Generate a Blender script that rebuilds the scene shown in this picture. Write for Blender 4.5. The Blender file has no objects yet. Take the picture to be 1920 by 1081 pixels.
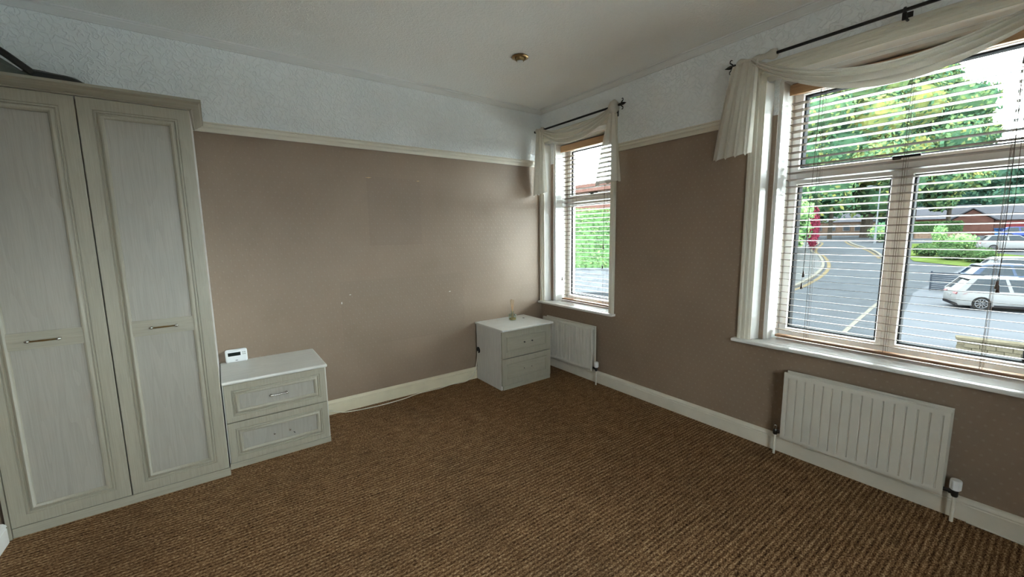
import bpy, math, random
from mathutils import Matrix, Vector, Euler
random.seed(7)
PI = math.pi
sc = bpy.context.scene
C = sc.collection

# ------------------------------------------------------------------ camera
def make_camera():
    f, yaw, pitch, roll = 763.1, math.radians(35.855), math.radians(-7.592), math.radians(-0.806)
    fw = Vector((math.sin(yaw)*math.cos(pitch), math.cos(yaw)*math.cos(pitch), math.sin(pitch)))
    r0 = Vector((math.cos(yaw), -math.sin(yaw), 0)); u0 = r0.cross(fw)
    r = r0*math.cos(roll) + u0*math.sin(roll); u = -r0*math.sin(roll) + u0*math.cos(roll)
    cd = bpy.data.cameras.new('camera'); cam = bpy.data.objects.new('camera', cd); C.objects.link(cam)
    cam.matrix_world = Matrix(((r.x, u.x, -fw.x, -3.123), (r.y, u.y, -fw.y, -3.718), (r.z, u.z, -fw.z, 1.55), (0, 0, 0, 1)))
    cd.sensor_width = 36.0; cd.sensor_fit = 'HORIZONTAL'; cd.lens = f/1920*36.0
    cd.clip_start = 0.05; cd.clip_end = 1000
    sc.camera = cam
make_camera()

# ------------------------------------------------------------------ sky (bright overcast day) and exposure
SKY = 34.0
w = bpy.data.worlds.new('sky'); sc.world = w; w.use_nodes = True
bg = w.node_tree.nodes['Background']; bg.inputs[0].default_value = (0.90, 0.975, 1.02, 1); bg.inputs[1].default_value = SKY
vs = sc.view_settings
vs.view_transform = 'Standard'; vs.look = 'None'; vs.gamma = 1.0; vs.use_curve_mapping = False; vs.exposure = 0.50
cy = sc.cycles
cy.use_denoising = True; cy.max_bounces = 16; cy.diffuse_bounces = 10; cy.glossy_bounces = 4; cy.transparent_max_bounces = 24
cy.caustics_reflective = False; cy.caustics_refractive = False; cy.sample_clamp_indirect = 10.0
cy.use_guiding = True; cy.use_surface_guiding = True; cy.use_volume_guiding = False; cy.guiding_training_samples = 32

# ------------------------------------------------------------------ materials
def nt(name):
    m = bpy.data.materials.new(name); m.use_nodes = True
    t = m.node_tree; b = t.nodes['Principled BSDF']
    return m, t, b
def L(t, a, b): t.links.new(a, b)
def N(t, kind, **kw):
    n = t.nodes.new(kind)
    for k, v in kw.items():
        if k.startswith('i_'): n.inputs[int(k[2:])].default_value = v
        else: setattr(n, k, v)
    return n
def pos(t, scale=(1, 1, 1), obj=False):
    s = N(t, 'ShaderNodeTexCoord') if obj else N(t, 'ShaderNodeNewGeometry')
    m = N(t, 'ShaderNodeMapping'); m.inputs['Scale'].default_value = scale
    L(t, s.outputs['Object' if obj else 'Position'], m.inputs['Vector']); return m.outputs[0]
def noise(t, vec, scale, detail=3.0, rough=0.5, dist=0.0):
    n = N(t, 'ShaderNodeTexNoise'); L(t, vec, n.inputs['Vector'])
    n.inputs['Scale'].default_value = scale; n.inputs['Detail'].default_value = detail
    n.inputs['Roughness'].default_value = rough; n.inputs['Distortion'].default_value = dist
    return n.outputs['Fac']
def math_(t, op, a, b=None, c=None):
    n = N(t, 'ShaderNodeMath', operation=op)
    for i, v in enumerate((a, b, c)):
        if v is None: continue
        if isinstance(v, (int, float)): n.inputs[i].default_value = v
        else: L(t, v, n.inputs[i])
    return n.outputs[0]
def ramp(t, fac, stops):
    r = N(t, 'ShaderNodeValToRGB'); e = r.color_ramp.elements
    while len(e) < len(stops): e.new(0.5)
    for i, (p, c) in enumerate(stops):
        e[i].position = p; e[i].color = tuple(c) + (1,) if len(c) == 3 else c
    L(t, fac, r.inputs[0]); return r.outputs[0]
def mixc(t, fac, a, b, blend='MIX'):
    n = N(t, 'ShaderNodeMix', data_type='RGBA', blend_type=blend)
    for s, v in ((0, fac), (6, a), (7, b)):
        if isinstance(v, (int, float)): n.inputs[s].default_value = v
        elif isinstance(v, tuple): n.inputs[s].default_value = v + (1,) if len(v) == 3 else v
        else: L(t, v, n.inputs[s])
    return n.outputs[2]
def bump(t, b, h, strength, dist=0.002):
    n = N(t, 'ShaderNodeBump'); n.inputs['Strength'].default_value = strength; n.inputs['Distance'].default_value = dist
    L(t, h, n.inputs['Height']); L(t, n.outputs[0], b.inputs['Normal'])
def sepz(t, axis='Z'):
    g = N(t, 'ShaderNodeNewGeometry'); s = N(t, 'ShaderNodeSeparateXYZ'); L(t, g.outputs['Position'], s.inputs[0]); return s.outputs[axis]
def plain(name, col, rough=0.5, metal=0.0, var=0.06, scale=30.0, bmp=0.0, spec=0.5):
    m, t, b = nt(name)
    n = noise(t, pos(t, obj=True), scale, 4)
    lo = tuple(c*(1-var) for c in col); hi = tuple(min(1, c*(1+var)) for c in col)
    L(t, ramp(t, n, [(0.3, lo), (0.7, hi)]), b.inputs['Base Color'])
    b.inputs['Roughness'].default_value = rough; b.inputs['Metallic'].default_value = metal
    b.inputs['Specular IOR Level'].default_value = spec
    if bmp: bump(t, b, n, bmp)
    return m

def wall_material(name, along, relics, dots=0.13):
    """embossed white paper above the picture rail, patterned tan wallpaper below it"""
    m, t, b = nt(name)
    p = pos(t)
    # worm-like embossing of the upper paper
    n = noise(t, p, 26, 1.5, 0.4, 0.6)
    ridge = math_(t, 'SUBTRACT', 1.0, math_(t, 'MULTIPLY', math_(t, 'ABSOLUTE', math_(t, 'SUBTRACT', n, 0.5)), 14.0))
    ridge = math_(t, 'MAXIMUM', ridge, 0.0)
    # little rosettes of the lower paper on a staggered grid
    s = N(t, 'ShaderNodeSeparateXYZ'); L(t, p, s.inputs[0])
    a = s.outputs[along]; z = s.outputs['Z']
    row = math_(t, 'FLOOR', math_(t, 'DIVIDE', z, 0.040))
    sh = math_(t, 'MULTIPLY', math_(t, 'MODULO', row, 2.0), 0.5)
    fa = math_(t, 'SUBTRACT', math_(t, 'FRACT', math_(t, 'ADD', math_(t, 'DIVIDE', a, 0.052), sh)), 0.5)
    fz = math_(t, 'SUBTRACT', math_(t, 'FRACT', math_(t, 'DIVIDE', z, 0.040)), 0.5)
    d = math_(t, 'SQRT', math_(t, 'ADD', math_(t, 'POWER', math_(t, 'MULTIPLY', fa, 1.3), 2.0), math_(t, 'POWER', fz, 2.0)))
    dot = math_(t, 'SUBTRACT', 1.0, math_(t, 'SMOOTH_MIN', math_(t, 'MULTIPLY', d, 4.2), 1.0, 0.2))
    dot = math_(t, 'MAXIMUM', dot, 0.0)
    n2 = noise(t, p, 60, 2, 0.7)
    dot = math_(t, 'MULTIPLY', dot, math_(t, 'GREATER_THAN', n2, 0.42))
    big = noise(t, p, 1.7, 3, 0.5)
    vert = noise(t, pos(t, (260, 260, 6)), 1.0, 2)
    base = ramp(t, big, [(0.3, (0.2500, 0.1796, 0.1252)), (0.7, (0.2939, 0.2134, 0.1526))])
    base = mixc(t, math_(t, 'MULTIPLY', math_(t, 'SUBTRACT', vert, 0.3), 0.25), base, (0.1806, 0.1290, 0.0989))
    for (a0, a1, z0, z1, amt, col) in relics:   # marks left by a headboard, a picture
        inside = math_(t, 'MULTIPLY', math_(t, 'MULTIPLY', math_(t, 'GREATER_THAN', a, a0), math_(t, 'LESS_THAN', a, a1)),
                       math_(t, 'MULTIPLY', math_(t, 'GREATER_THAN', z, z0), math_(t, 'LESS_THAN', z, z1)))
        base = mixc(t, math_(t, 'MULTIPLY', inside, amt), base, col)
    st = noise(t, p, 2.6, 5, 0.6, 0.4)
    low = math_(t, 'MULTIPLY', math_(t, 'SMOOTH_MIN', math_(t, 'MAXIMUM', math_(t, 'MULTIPLY', math_(t, 'SUBTRACT', st, 0.54), 5.0), 0.0), 1.0, 0.1), 0.35)
    base = mixc(t, low, base, (0.2064, 0.1479, 0.0946))
    base = mixc(t, math_(t, 'MULTIPLY', dot, dots), base, (0.4300, 0.3612, 0.3010))
    white = ramp(t, noise(t, p, 3, 3), [(0.3, (0.83, 0.86, 0.87)), (0.7, (0.87, 0.90, 0.91))])
    up = math_(t, 'GREATER_THAN', z, 2.335)
    L(t, mixc(t, up, base, white), b.inputs['Base Color'])
    L(t, math_(t, 'SUBTRACT', 0.55, math_(t, 'MULTIPLY', dot, 0.2)), b.inputs['Roughness'])
    h = math_(t, 'ADD', math_(t, 'MULTIPLY', math_(t, 'MULTIPLY', ridge, up), 1.0),
              math_(t, 'MULTIPLY', math_(t, 'SUBTRACT', 1.0, up), math_(t, 'MULTIPLY', math_(t, 'ADD', dot, vert), 0.16)))
    bump(t, b, h, 0.8, 0.004)
    return m

def grain_material(name, lo, hi, along=2, rough=0.42, amount=1.0):
    """painted ash foil with faint cathedral grain; along = axis of the grain"""
    m, t, b = nt(name)
    sv = [9.0, 9.0, 9.0]; sv[along] = 0.9
    p = pos(t, tuple(sv))
    n = noise(t, p, 1.1, 1.5, 0.4, 0.3)
    bands = math_(t, 'FRACT', math_(t, 'MULTIPLY', n, 9.0))
    sv2 = [240.0]*3; sv2[along] = 7.0
    fine = noise(t, pos(t, tuple(sv2)), 1.0, 3)
    f = math_(t, 'ADD', math_(t, 'MULTIPLY', bands, 0.20*amount), math_(t, 'MULTIPLY', fine, 0.80))
    L(t, ramp(t, f, [(0.25, lo), (0.62, hi)]), b.inputs['Base Color'])
    b.inputs['Roughness'].default_value = rough
    bump(t, b, f, 0.25, 0.001)
    return m

def carpet_material():
    m, t, b = nt('ribbed_brown_carpet')
    p = pos(t)
    fib = noise(t, pos(t, (0.55, 1.0, 1.0)), 150, 2, 0.7)
    med = noise(t, pos(t, (0.25, 1, 1)), 38, 3, 0.6)
    big = noise(t, p, 1.3, 4, 0.6)
    s = N(t, 'ShaderNodeSeparateXYZ'); L(t, p, s.inputs[0])
    rib = math_(t, 'MULTIPLY', math_(t, 'ADD', math_(t, 'SINE', math_(t, 'MULTIPLY', s.outputs['Y'], 2*PI/0.024)), 1.0), 0.5)
    f = math_(t, 'ADD', math_(t, 'MULTIPLY', fib, 0.68), math_(t, 'ADD', math_(t, 'MULTIPLY', med, 0.24), math_(t, 'MULTIPLY', rib, 0.10)))
    col = ramp(t, f, [(0.35, (0.026, 0.011, 0.005)), (0.46, (0.125, 0.062, 0.027)), (0.56, (0.25, 0.142, 0.068)), (0.67, (0.52, 0.35, 0.205))])
    col = mixc(t, math_(t, 'MULTIPLY', ramp_f(t, big, 0.52, 0.70), 0.35), col, (0.06, 0.035, 0.018))
    L(t, col, b.inputs['Base Color']); b.inputs['Roughness'].default_value = 1.0
    b.inputs['Specular IOR Level'].default_value = 0.1
    bump(t, b, f, 1.0, 0.006)
    return m
def ramp_f(t, v, lo, hi):
    n = N(t, 'ShaderNodeMapRange'); n.inputs[1].default_value = lo; n.inputs[2].default_value = hi
    L(t, v, n.inputs[0]); return n.outputs[0]

def ceiling_material():
    m, t, b = nt('textured_white_ceiling')
    p = pos(t); n = noise(t, p, 30, 2, 0.5, 0.7)
    r = math_(t, 'MAXIMUM', math_(t, 'SUBTRACT', 1.0, math_(t, 'MULTIPLY', math_(t, 'ABSOLUTE', math_(t, 'SUBTRACT', n, 0.5)), 10.0)), 0.0)
    L(t, ramp(t, noise(t, p, 2, 3), [(0.3, (0.87, 0.88, 0.865)), (0.7, (0.90, 0.91, 0.895))]), b.inputs['Base Color'])
    b.inputs['Roughness'].default_value = 0.8; bump(t, b, r, 0.5, 0.003)
    return m

def glass_material(name='window_glass', tint=(0.94, 0.98, 0.97)):
    m, t, b = nt(name); t.nodes.remove(b)
    out = t.nodes['Material Output']
    tr = N(t, 'ShaderNodeBsdfTransparent'); tr.inputs[0].default_value = tint + (1,)
    gl = N(t, 'ShaderNodeBsdfGlossy'); gl.inputs['Roughness'].default_value = 0.02
    lw = N(t, 'ShaderNodeLayerWeight'); lw.inputs[0].default_value = 0.5
    fr = math_(t, 'ADD', math_(t, 'MULTIPLY', math_(t, 'POWER', lw.outputs['Facing'], 4.0), 0.6), 0.03)
    mx = N(t, 'ShaderNodeMixShader'); L(t, fr, mx.inputs[0]); L(t, tr.outputs[0], mx.inputs[1]); L(t, gl.outputs[0], mx.inputs[2])
    L(t, mx.outputs[0], out.inputs[0]); return m

def sheer_material():
    m, t, b = nt('sheer_cream_voile'); t.nodes.remove(b)
    out = t.nodes['Material Output']
    weave = noise(t, pos(t, obj=True), 420, 2, 0.6)
    col = ramp(t, weave, [(0.3, (0.62, 0.585, 0.51)), (0.7, (0.74, 0.71, 0.64))])
    df = N(t, 'ShaderNodeBsdfDiffuse'); L(t, col, df.inputs[0])
    tl = N(t, 'ShaderNodeBsdfTranslucent'); L(t, col, tl.inputs[0])
    tr = N(t, 'ShaderNodeBsdfTransparent')
    m1 = N(t, 'ShaderNodeMixShader'); m1.inputs[0].default_value = 0.16; L(t, df.outputs[0], m1.inputs[1]); L(t, tl.outputs[0], m1.inputs[2])
    m2 = N(t, 'ShaderNodeMixShader'); m2.inputs[0].default_value = 0.05; L(t, m1.outputs[0], m2.inputs[1]); L(t, tr.outputs[0], m2.inputs[2])
    L(t, m2.outputs[0], out.inputs[0]); return m

def leaf_material(name, cols):
    m, t, b = nt(name); t.nodes.remove(b)
    out = t.nodes['Material Output']
    g = N(t, 'ShaderNodeNewGeometry')
    r = g.outputs['Random Per Island']
    big = noise(t, pos(t, obj=True), 0.45, 3)
    f = math_(t, 'ADD', math_(t, 'MULTIPLY', r, 0.5), math_(t, 'MULTIPLY', big, 0.5))
    k = len(cols)
    col = ramp(t, f, [(0.2+0.6*i/(k-1), c) for i, c in enumerate(cols)])
    df = N(t, 'ShaderNodeBsdfDiffuse'); L(t, col, df.inputs[0])
    tl = N(t, 'ShaderNodeBsdfTranslucent'); L(t, col, tl.inputs[0])
    m1 = N(t, 'ShaderNodeMixShader'); m1.inputs[0].default_value = 0.3; L(t, df.outputs[0], m1.inputs[1]); L(t, tl.outputs[0], m1.inputs[2])
    L(t, m1.outputs[0], out.inputs[0]); return m

M = {}
M['wall_back'] = wall_material('wallpaper_with_headboard_mark', 'X',
    [(-2.00, -1.50, 1.465, 2.070, 0.40, (0.2236, 0.1617, 0.1187)), (-2.28, -1.06, 0.56, 1.16, 0.40, (0.2322, 0.1720, 0.1230))])
M['wall_right'] = wall_material('wallpaper_window_side', 'Y', [], 0.28)
M['carpet'] = carpet_material()
M['ceiling'] = ceiling_material()
M['cream_gloss'] = plain('cream_gloss_paint', (0.74, 0.70, 0.60), 0.28, var=0.03, scale=6)
M['white_gloss'] = plain('white_gloss_paint', (0.80, 0.79, 0.76), 0.22, var=0.02, scale=6)
M['cornice_paint'] = plain('cornice_white_paint', (0.74, 0.75, 0.74), 0.55, var=0.02, scale=6)
M['skirting'] = plain('cream_skirting_paint', (0.70, 0.63, 0.47), 0.35, var=0.05, scale=8)
M['skirting2'] = plain('off_white_skirting_paint', (0.72, 0.67, 0.57), 0.35, var=0.05, scale=8)
M['upvc'] = plain('white_plastic_frame', (0.87, 0.87, 0.86), 0.3, var=0.02)
M['gasket'] = plain('black_rubber_gasket', (0.003, 0.003, 0.0035), 0.8, spec=0.05)
M['glass'] = glass_material()
M['slat'] = grain_material('honey_wood_slat', (0.090, 0.060, 0.039), (0.135, 0.095, 0.065), along=1, rough=0.35)
M['blind_head'] = grain_material('honey_wood_valance', (0.36, 0.20, 0.09), (0.50, 0.30, 0.15), along=1, rough=0.4)
M['blind_dark'] = grain_material('brown_wood_rail', (0.20, 0.10, 0.05), (0.30, 0.16, 0.085), along=1, rough=0.4)
M['cord'] = plain('brown_cord', (0.10, 0.07, 0.05), 0.8)
M['tassel'] = plain('dark_wood_tassel', (0.07, 0.035, 0.02), 0.4)
M['sheer'] = sheer_material()
M['iron'] = plain('black_iron', (0.012, 0.012, 0.013), 0.45, metal=0.3)
M['ash_panel'] = grain_material('greyed_ash_panel', (0.3440, 0.3247, 0.2812), (0.4000, 0.3782, 0.3311), 2)
M['ash_frame'] = grain_material('cream_ash_frame', (0.3440, 0.3187, 0.2484), (0.4080, 0.3802, 0.3060), 2, amount=0.5)
M['ash_frame_h'] = grain_material('cream_ash_rail', (0.3440, 0.3187, 0.2484), (0.4080, 0.3802, 0.3060), 0, amount=0.5)
M['ash_top'] = grain_material('pale_ash_top', (0.60, 0.59, 0.55), (0.70, 0.69, 0.65), 0, 0.3)
M['ash_side'] = grain_material('pale_ash_side', (0.56, 0.545, 0.51), (0.66, 0.645, 0.61), 2, 0.4)
M['gap'] = plain('dark_gap', (0.03, 0.027, 0.022), 0.9)
M['brass'] = plain('antique_brass', (0.30, 0.20, 0.09), 0.30, metal=1.0)
M['chrome'] = plain('worn_chrome', (0.62, 0.60, 0.57), 0.25, metal=1.0)
M['steel_dark'] = plain('dark_valve_metal', (0.10, 0.10, 0.10), 0.3, metal=1.0)
M['radiator'] = plain('cream_enamel', (0.63, 0.60, 0.53), 0.35, var=0.03, scale=8)
M['plastic_white'] = plain('white_plastic', (0.82, 0.83, 0.84), 0.35, var=0.02)
M['plastic_grey'] = plain('grey_plastic', (0.42, 0.42, 0.41), 0.45, var=0.03)
M['lcd'] = plain('dark_lcd', (0.012, 0.017, 0.015), 0.6, spec=0.1)
M['logo'] = plain('grey_print', (0.18, 0.18, 0.19), 0.5)
M['cable'] = plain('cream_cable', (0.78, 0.74, 0.64), 0.45)
M['bag'] = plain('black_nylon', (0.012, 0.012, 0.012), 0.6, var=0.3, bmp=0.4)
M['bag_green'] = plain('grey_green_mesh', (0.085, 0.10, 0.085), 0.8, var=0.4, scale=12)
M['bottle'] = glass_material('diffuser_glass', (0.90, 0.95, 0.92))
M['oil'] = plain('amber_oil', (0.55, 0.40, 0.16), 0.1)
M['reed'] = plain('dry_reed', (0.50, 0.33, 0.18), 0.8)
M['hole'] = plain('dark_hole', (0.01, 0.01, 0.01), 0.9)
M['chip'] = plain('bare_plaster_chip', (0.75, 0.72, 0.66), 0.9)

# ------------------------------------------------------------------ mesh helpers
class MB:
    def __init__(s): s.v = []; s.f = []
    def add(s, vs, fs):
        b = len(s.v); s.v += [tuple(p) for p in vs]; s.f += [tuple(i+b for i in f) for f in fs]; return s
    def box(s, x0, y0, z0, x1, y1, z1):
        x0, x1 = min(x0, x1), max(x0, x1); y0, y1 = min(y0, y1), max(y0, y1); z0, z1 = min(z0, z1), max(z0, z1)
        return s.add([(x0,y0,z0),(x1,y0,z0),(x1,y1,z0),(x0,y1,z0),(x0,y0,z1),(x1,y0,z1),(x1,y1,z1),(x0,y1,z1)],
                     [(0,3,2,1),(4,5,6,7),(0,1,5,4),(1,2,6,5),(2,3,7,6),(3,0,4,7)])
    def loops(s, ls, closed=True, cap0=False, cap1=False):
        n = len(ls[0]); vs = [p for l in ls for p in l]; fs = []
        for i in range(len(ls)-1):
            for j in range(n if closed else n-1):
                k = (j+1) % n
                fs.append((i*n+j, i*n+k, (i+1)*n+k, (i+1)*n+j))
        if cap0: fs.append(tuple(range(n-1, -1, -1)))
        if cap1: fs.append(tuple((len(ls)-1)*n+j for j in range(n)))
        return s.add(vs, fs)
    def prism(s, poly, d):
        d = Vector(d); a = [Vector(p) for p in poly]
        return s.loops([a, [p+d for p in a]], True, True, True)
    def tube(s, pts, r, n=8, cap=True):
        pts = [Vector(p) for p in pts]; rs = r if isinstance(r, (list, tuple)) else [r]*len(pts)
        ls = []; ref = None
        for i, p in enumerate(pts):
            t = (pts[min(i+1, len(pts)-1)] - pts[max(i-1, 0)]).normalized()
            if ref is None:
                ref = Vector((0,0,1)) if abs(t.z) < 0.9 else Vector((1,0,0))
            a = t.cross(ref).normalized(); b = t.cross(a).normalized(); ref = -b if False else ref
            ls.append([p + (a*math.cos(2*PI*k/n) + b*math.sin(2*PI*k/n))*rs[i] for k in range(n)])
        return s.loops(ls, True, cap, cap)
    def lathe(s, prof, o, axis=(0,0,1), n=20):
        ax = Vector(axis).normalized(); a = ax.orthogonal().normalized(); b = ax.cross(a); o = Vector(o)
        ls = [[o + ax*h + (a*math.cos(2*PI*k/n) + b*math.sin(2*PI*k/n))*max(r, 1e-5) for k in range(n)] for r, h in prof]
        return s.loops(ls, True, True, True)
    def sphere(s, o, r, n=12, m=8, sc_=(1,1,1)):
        ls = []
        for i in range(m+1):
            th = PI*i/m
            ls.append([(o[0]+sc_[0]*r*max(math.sin(th), 1e-4)*math.cos(2*PI*k/n), o[1]+sc_[1]*r*max(math.sin(th), 1e-4)*math.sin(2*PI*k/n), o[2]-sc_[2]*r*math.cos(th)) for k in range(n)])
        return s.loops(ls, True, True, True)
    def mesh(s, name, smooth=False):
        me = bpy.data.meshes.new(name); me.from_pydata(s.v, [], s.f); me.update()
        import bmesh
        bm = bmesh.new(); bm.from_mesh(me); bmesh.ops.recalc_face_normals(bm, faces=bm.faces); bm.to_mesh(me); bm.free()
        if smooth:
            me.polygons.foreach_set('use_smooth', [True]*len(me.polygons))
            if smooth == 'auto': me.set_sharp_from_angle(angle=math.radians(40))
        return me
    def build(s, name, m, parent=None, smooth=False, bevel=0.0, seg=2):
        return obj(name, s.mesh(name, smooth), m, parent, bevel, seg)

def obj(name, me, m, parent=None, bevel=0.0, seg=2, loc=None):
    if isinstance(m, str): m = M[m]
    if not me.materials: me.materials.append(m)
    o = bpy.data.objects.new(name, me); C.objects.link(o)
    if loc: o.location = loc
    if parent:
        o.parent = parent
        if parent.type == 'EMPTY': o.matrix_parent_inverse = Matrix.Translation(-Vector(parent.location))
    if bevel:
        b = o.modifiers.new('bevel', 'BEVEL'); b.width = bevel; b.segments = seg; b.limit_method = 'ANGLE'; b.angle_limit = math.radians(40)
    return o
def tag(o, label=None, cat=None, group=None, kind=None):
    if label: o['label'] = label
    if cat: o['category'] = cat
    if group: o['group'] = group
    if kind: o['kind'] = kind
    return o
def thing(name, label, cat, loc=(0,0,0), group=None, kind=None):
    o = bpy.data.objects.new(name, None); C.objects.link(o); o.location = loc; o.empty_display_size = 0.1
    return tag(o, label, cat, group, kind)
def clone(root, loc, rz=0.0, label=None):
    r = root.copy(); C.objects.link(r); r.location = loc; r.rotation_euler = (0, 0, rz)
    if label: r['label'] = label
    for ch in root.children:
        c = ch.copy(); C.objects.link(c); c.parent = r
        for g in ch.children:
            d = g.copy(); C.objects.link(d); d.parent = c
    return r
def catmull(pts, k=8):
    P = [Vector(p) for p in pts]; out = []
    for i in range(len(P)-1):
        a, b, c, d = P[max(i-1, 0)], P[i], P[i+1], P[min(i+2, len(P)-1)]
        for j in range(k):
            t = j/k
            out.append(0.5*((2*b) + (c-a)*t + (2*a-5*b+4*c-d)*t*t + (3*b-a-3*c+d)*t**3))
    out.append(P[-1]); return out

# ------------------------------------------------------------------ room shell
XL, YF, ZC = -4.145, -5.3, 2.927
XO = 0.40
S1 = 0.76      # window sill level
# windows: (outer opening y0,y1,ztop), (inner opening y0,y1,ztop)
W1 = dict(n=1, yl=-0.066, yr=-1.042, aw=0.066, zt=2.575, il=-0.150, ir=-0.965, izt=2.545)
W2 = dict(n=2, yl=-2.380, yr=-3.750, aw=0.090, zt=2.575, il=-2.450, ir=-3.680, izt=2.545)
def wall_layer(mb, x0, x1, holes):
    ys = 0.15
    for (ya, yb, za, zb) in holes:
        mb.box(x0, ys, 0, x1, ya, ZC+0.1); mb.box(x0, ya, 0, x1, yb, za); mb.box(x0, ya, zb, x1, yb, ZC+0.1); ys = yb
    mb.box(x0, ys, 0, x1, YF-0.15, ZC+0.1)
mb = MB()
wall_layer(mb, 0, 0.075, [(W1['yl']+0.02, W1['yr']-0.02, S1-0.03, W1['zt']+0.02), (W2['yl']+0.02, W2['yr']-0.02, S1-0.03, W2['zt']+0.02)])
wall_layer(mb, 0.075, XO, [(W1['il']+0.02, W1['ir']-0.02, S1-0.03, W1['izt']+0.02), (W2['il']+0.02, W2['ir']-0.02, S1-0.03, W2['izt']+0.02)])
tag(mb.build('wall_right', 'wall_right'), 'tan patterned wall with two windows and white paper above the rail', 'wall', kind='structure')
tag(MB().box(XL-0.15, 0, 0, 0.0, 0.15, ZC+0.1).build('wall_back', 'wall_back'), 'tan wallpapered wall between wardrobe and corner, white embossed paper above', 'wall', kind='structure')
tag(MB().box(XL-0.15, YF, 0, XL, 0.0, ZC+0.1).build('wall_left', 'wall_right'), 'tan wallpapered wall at the end of the wardrobe', 'wall', kind='structure')
mb = MB(); F0, F1, FZ0, FZ1 = -3.25, -2.35, 0.95, 2.20  # opening for the window added behind the viewer
mb.box(XL-0.15, YF-0.3, 0, F0, YF, ZC+0.1); mb.box(F1, YF-0.3, 0, 0.0, YF, ZC+0.1); mb.box(F0, YF-0.3, 0, F1, YF, FZ0); mb.box(F0, YF-0.3, FZ1, F1, YF, ZC+0.1)
tag(mb.build('wall_front', 'wall_back'), 'tan wallpapered wall facing the wardrobe, behind the viewer', 'wall', kind='structure')
tag(MB().box(XL-0.15, YF-0.15, ZC, 0.0, 0.0, ZC+0.2).build('ceiling', 'ceiling'), 'white textured paper ceiling', 'ceiling', kind='structure')
# ribbed carpet: the ribs run along x
mb = MB(); pitch = 0.024; a = []; b = []
y = YF-0.01
while y < 0.005:
    for k, h in enumerate((0.0026, 0.0036, 0.004, 0.0036)):
        a.append((XL-0.01, y+pitch*k/4, h-0.004)); b.append((0.01, y+pitch*k/4, h-0.004))
    y += pitch
mb.loops([a, b], closed=False)
mb.box(XL-0.15, YF-0.15, -0.25, 0.0, 0.15, -0.012)
tag(mb.build('floor', 'carpet', smooth='auto'), 'brown ribbed fitted carpet', 'carpet', kind='structure')

def sweep(prof, path_fn):
    """prof: (d, e) pairs; path_fn(d, e) gives the polyline of that profile point"""
    mb = MB(); ls = [path_fn(d, e) for d, e in prof]
    n = len(ls[0]); k = len(ls)
    vs = [p for l in ls for p in l]; fs = []
    for i in range(k-1):
        for j in range(n-1): fs.append((i*n+j, i*n+j+1, (i+1)*n+j+1, (i+1)*n+j))
    fs.append(tuple(i*n for i in range(k))); fs.append(tuple(i*n+n-1 for i in reversed(range(k))))
    mb.add(vs, fs); return mb
# cornice, picture rail and skirting (profile: distance from wall, height)
corn = [(0, 2.882), (0.010, 2.882), (0.012, 2.889), (0.020, 2.893), (0.030, 2.903), (0.044, 2.911), (0.046, 2.917), (0.058, 2.918), (0.060, ZC-0.001), (0, ZC-0.001)]
sweep(corn, lambda d, z: [(XL, -d, z), (0, -d, z)]).build('trim_1', 'cornice_paint', smooth='auto')
sweep(corn, lambda d, z: [(-d, 0, z), (-d, YF, z)]).build('trim_2', 'cornice_paint', smooth='auto')
tag(bpy.data.objects['trim_1'], 'white cornice along the top of the wardrobe wall', 'cornice', kind='structure')
tag(bpy.data.objects['trim_2'], 'white cornice along the top of the window wall', 'cornice', kind='structure')
rail = [(0, 2.300), (0.010, 2.300), (0.014, 2.306), (0.014, 2.318), (0.022, 2.328), (0.030, 2.332), (0.030, 2.350), (0.024, 2.354), (0.030, 2.358), (0.028, 2.366), (0, 2.368)]
sweep(rail, lambda d, z: [(XL, -d, z), (-0.0, -d, z)]).build('trim_3', 'cream_gloss', smooth='auto')
mb = sweep(rail, lambda d, z: [(-d, W1['yr']-W1['aw'], z), (-d, W2['yl']+W2['aw'], z)])
m2 = sweep(rail, lambda d, z: [(-d, W2['yr']-W2['aw'], z), (-d, YF, z)]); mb.add(m2.v, m2.f)
mb.build('trim_4', 'cream_gloss', smooth='auto')
tag(bpy.data.objects['trim_3'], 'cream picture rail on the wardrobe wall', 'picture rail', kind='structure')
tag(bpy.data.objects['trim_4'], 'cream picture rail between the two windows', 'picture rail', kind='structure')
skirt = [(0, 0), (0.022, 0), (0.022, 0.088), (0.018, 0.092), (0.018, 0.096), (0.023, 0.100), (0.020, 0.112), (0.010, 0.120), (0, 0.123)]
sweep(skirt, lambda d, z: [(-3.1, -d, z), (0.0, -d, z)]).build('baseboard_back', 'skirting', smooth='auto')
sweep(skirt, lambda d, z: [(-d, 0, z), (-d, YF, z)]).build('baseboard_right', 'skirting2', smooth='auto')
sk2 = [(d*0.9, z*0.9) for d, z in skirt]
sweep(sk2, lambda d, z: [(XL+d, -0.615, z), (XL+d, YF, z)]).build('baseboard_left', 'white_gloss', smooth='auto')
tag(bpy.data.objects['baseboard_back'], 'cream skirting board below the tan wall between the two bedside cabinets', 'skirting board', kind='structure')
tag(bpy.data.objects['baseboard_right'], 'off-white skirting board running under both windows', 'skirting board', kind='structure')
tag(bpy.data.objects['baseboard_left'], 'white skirting board end beside the wardrobe', 'skirting board', kind='structure')

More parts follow.
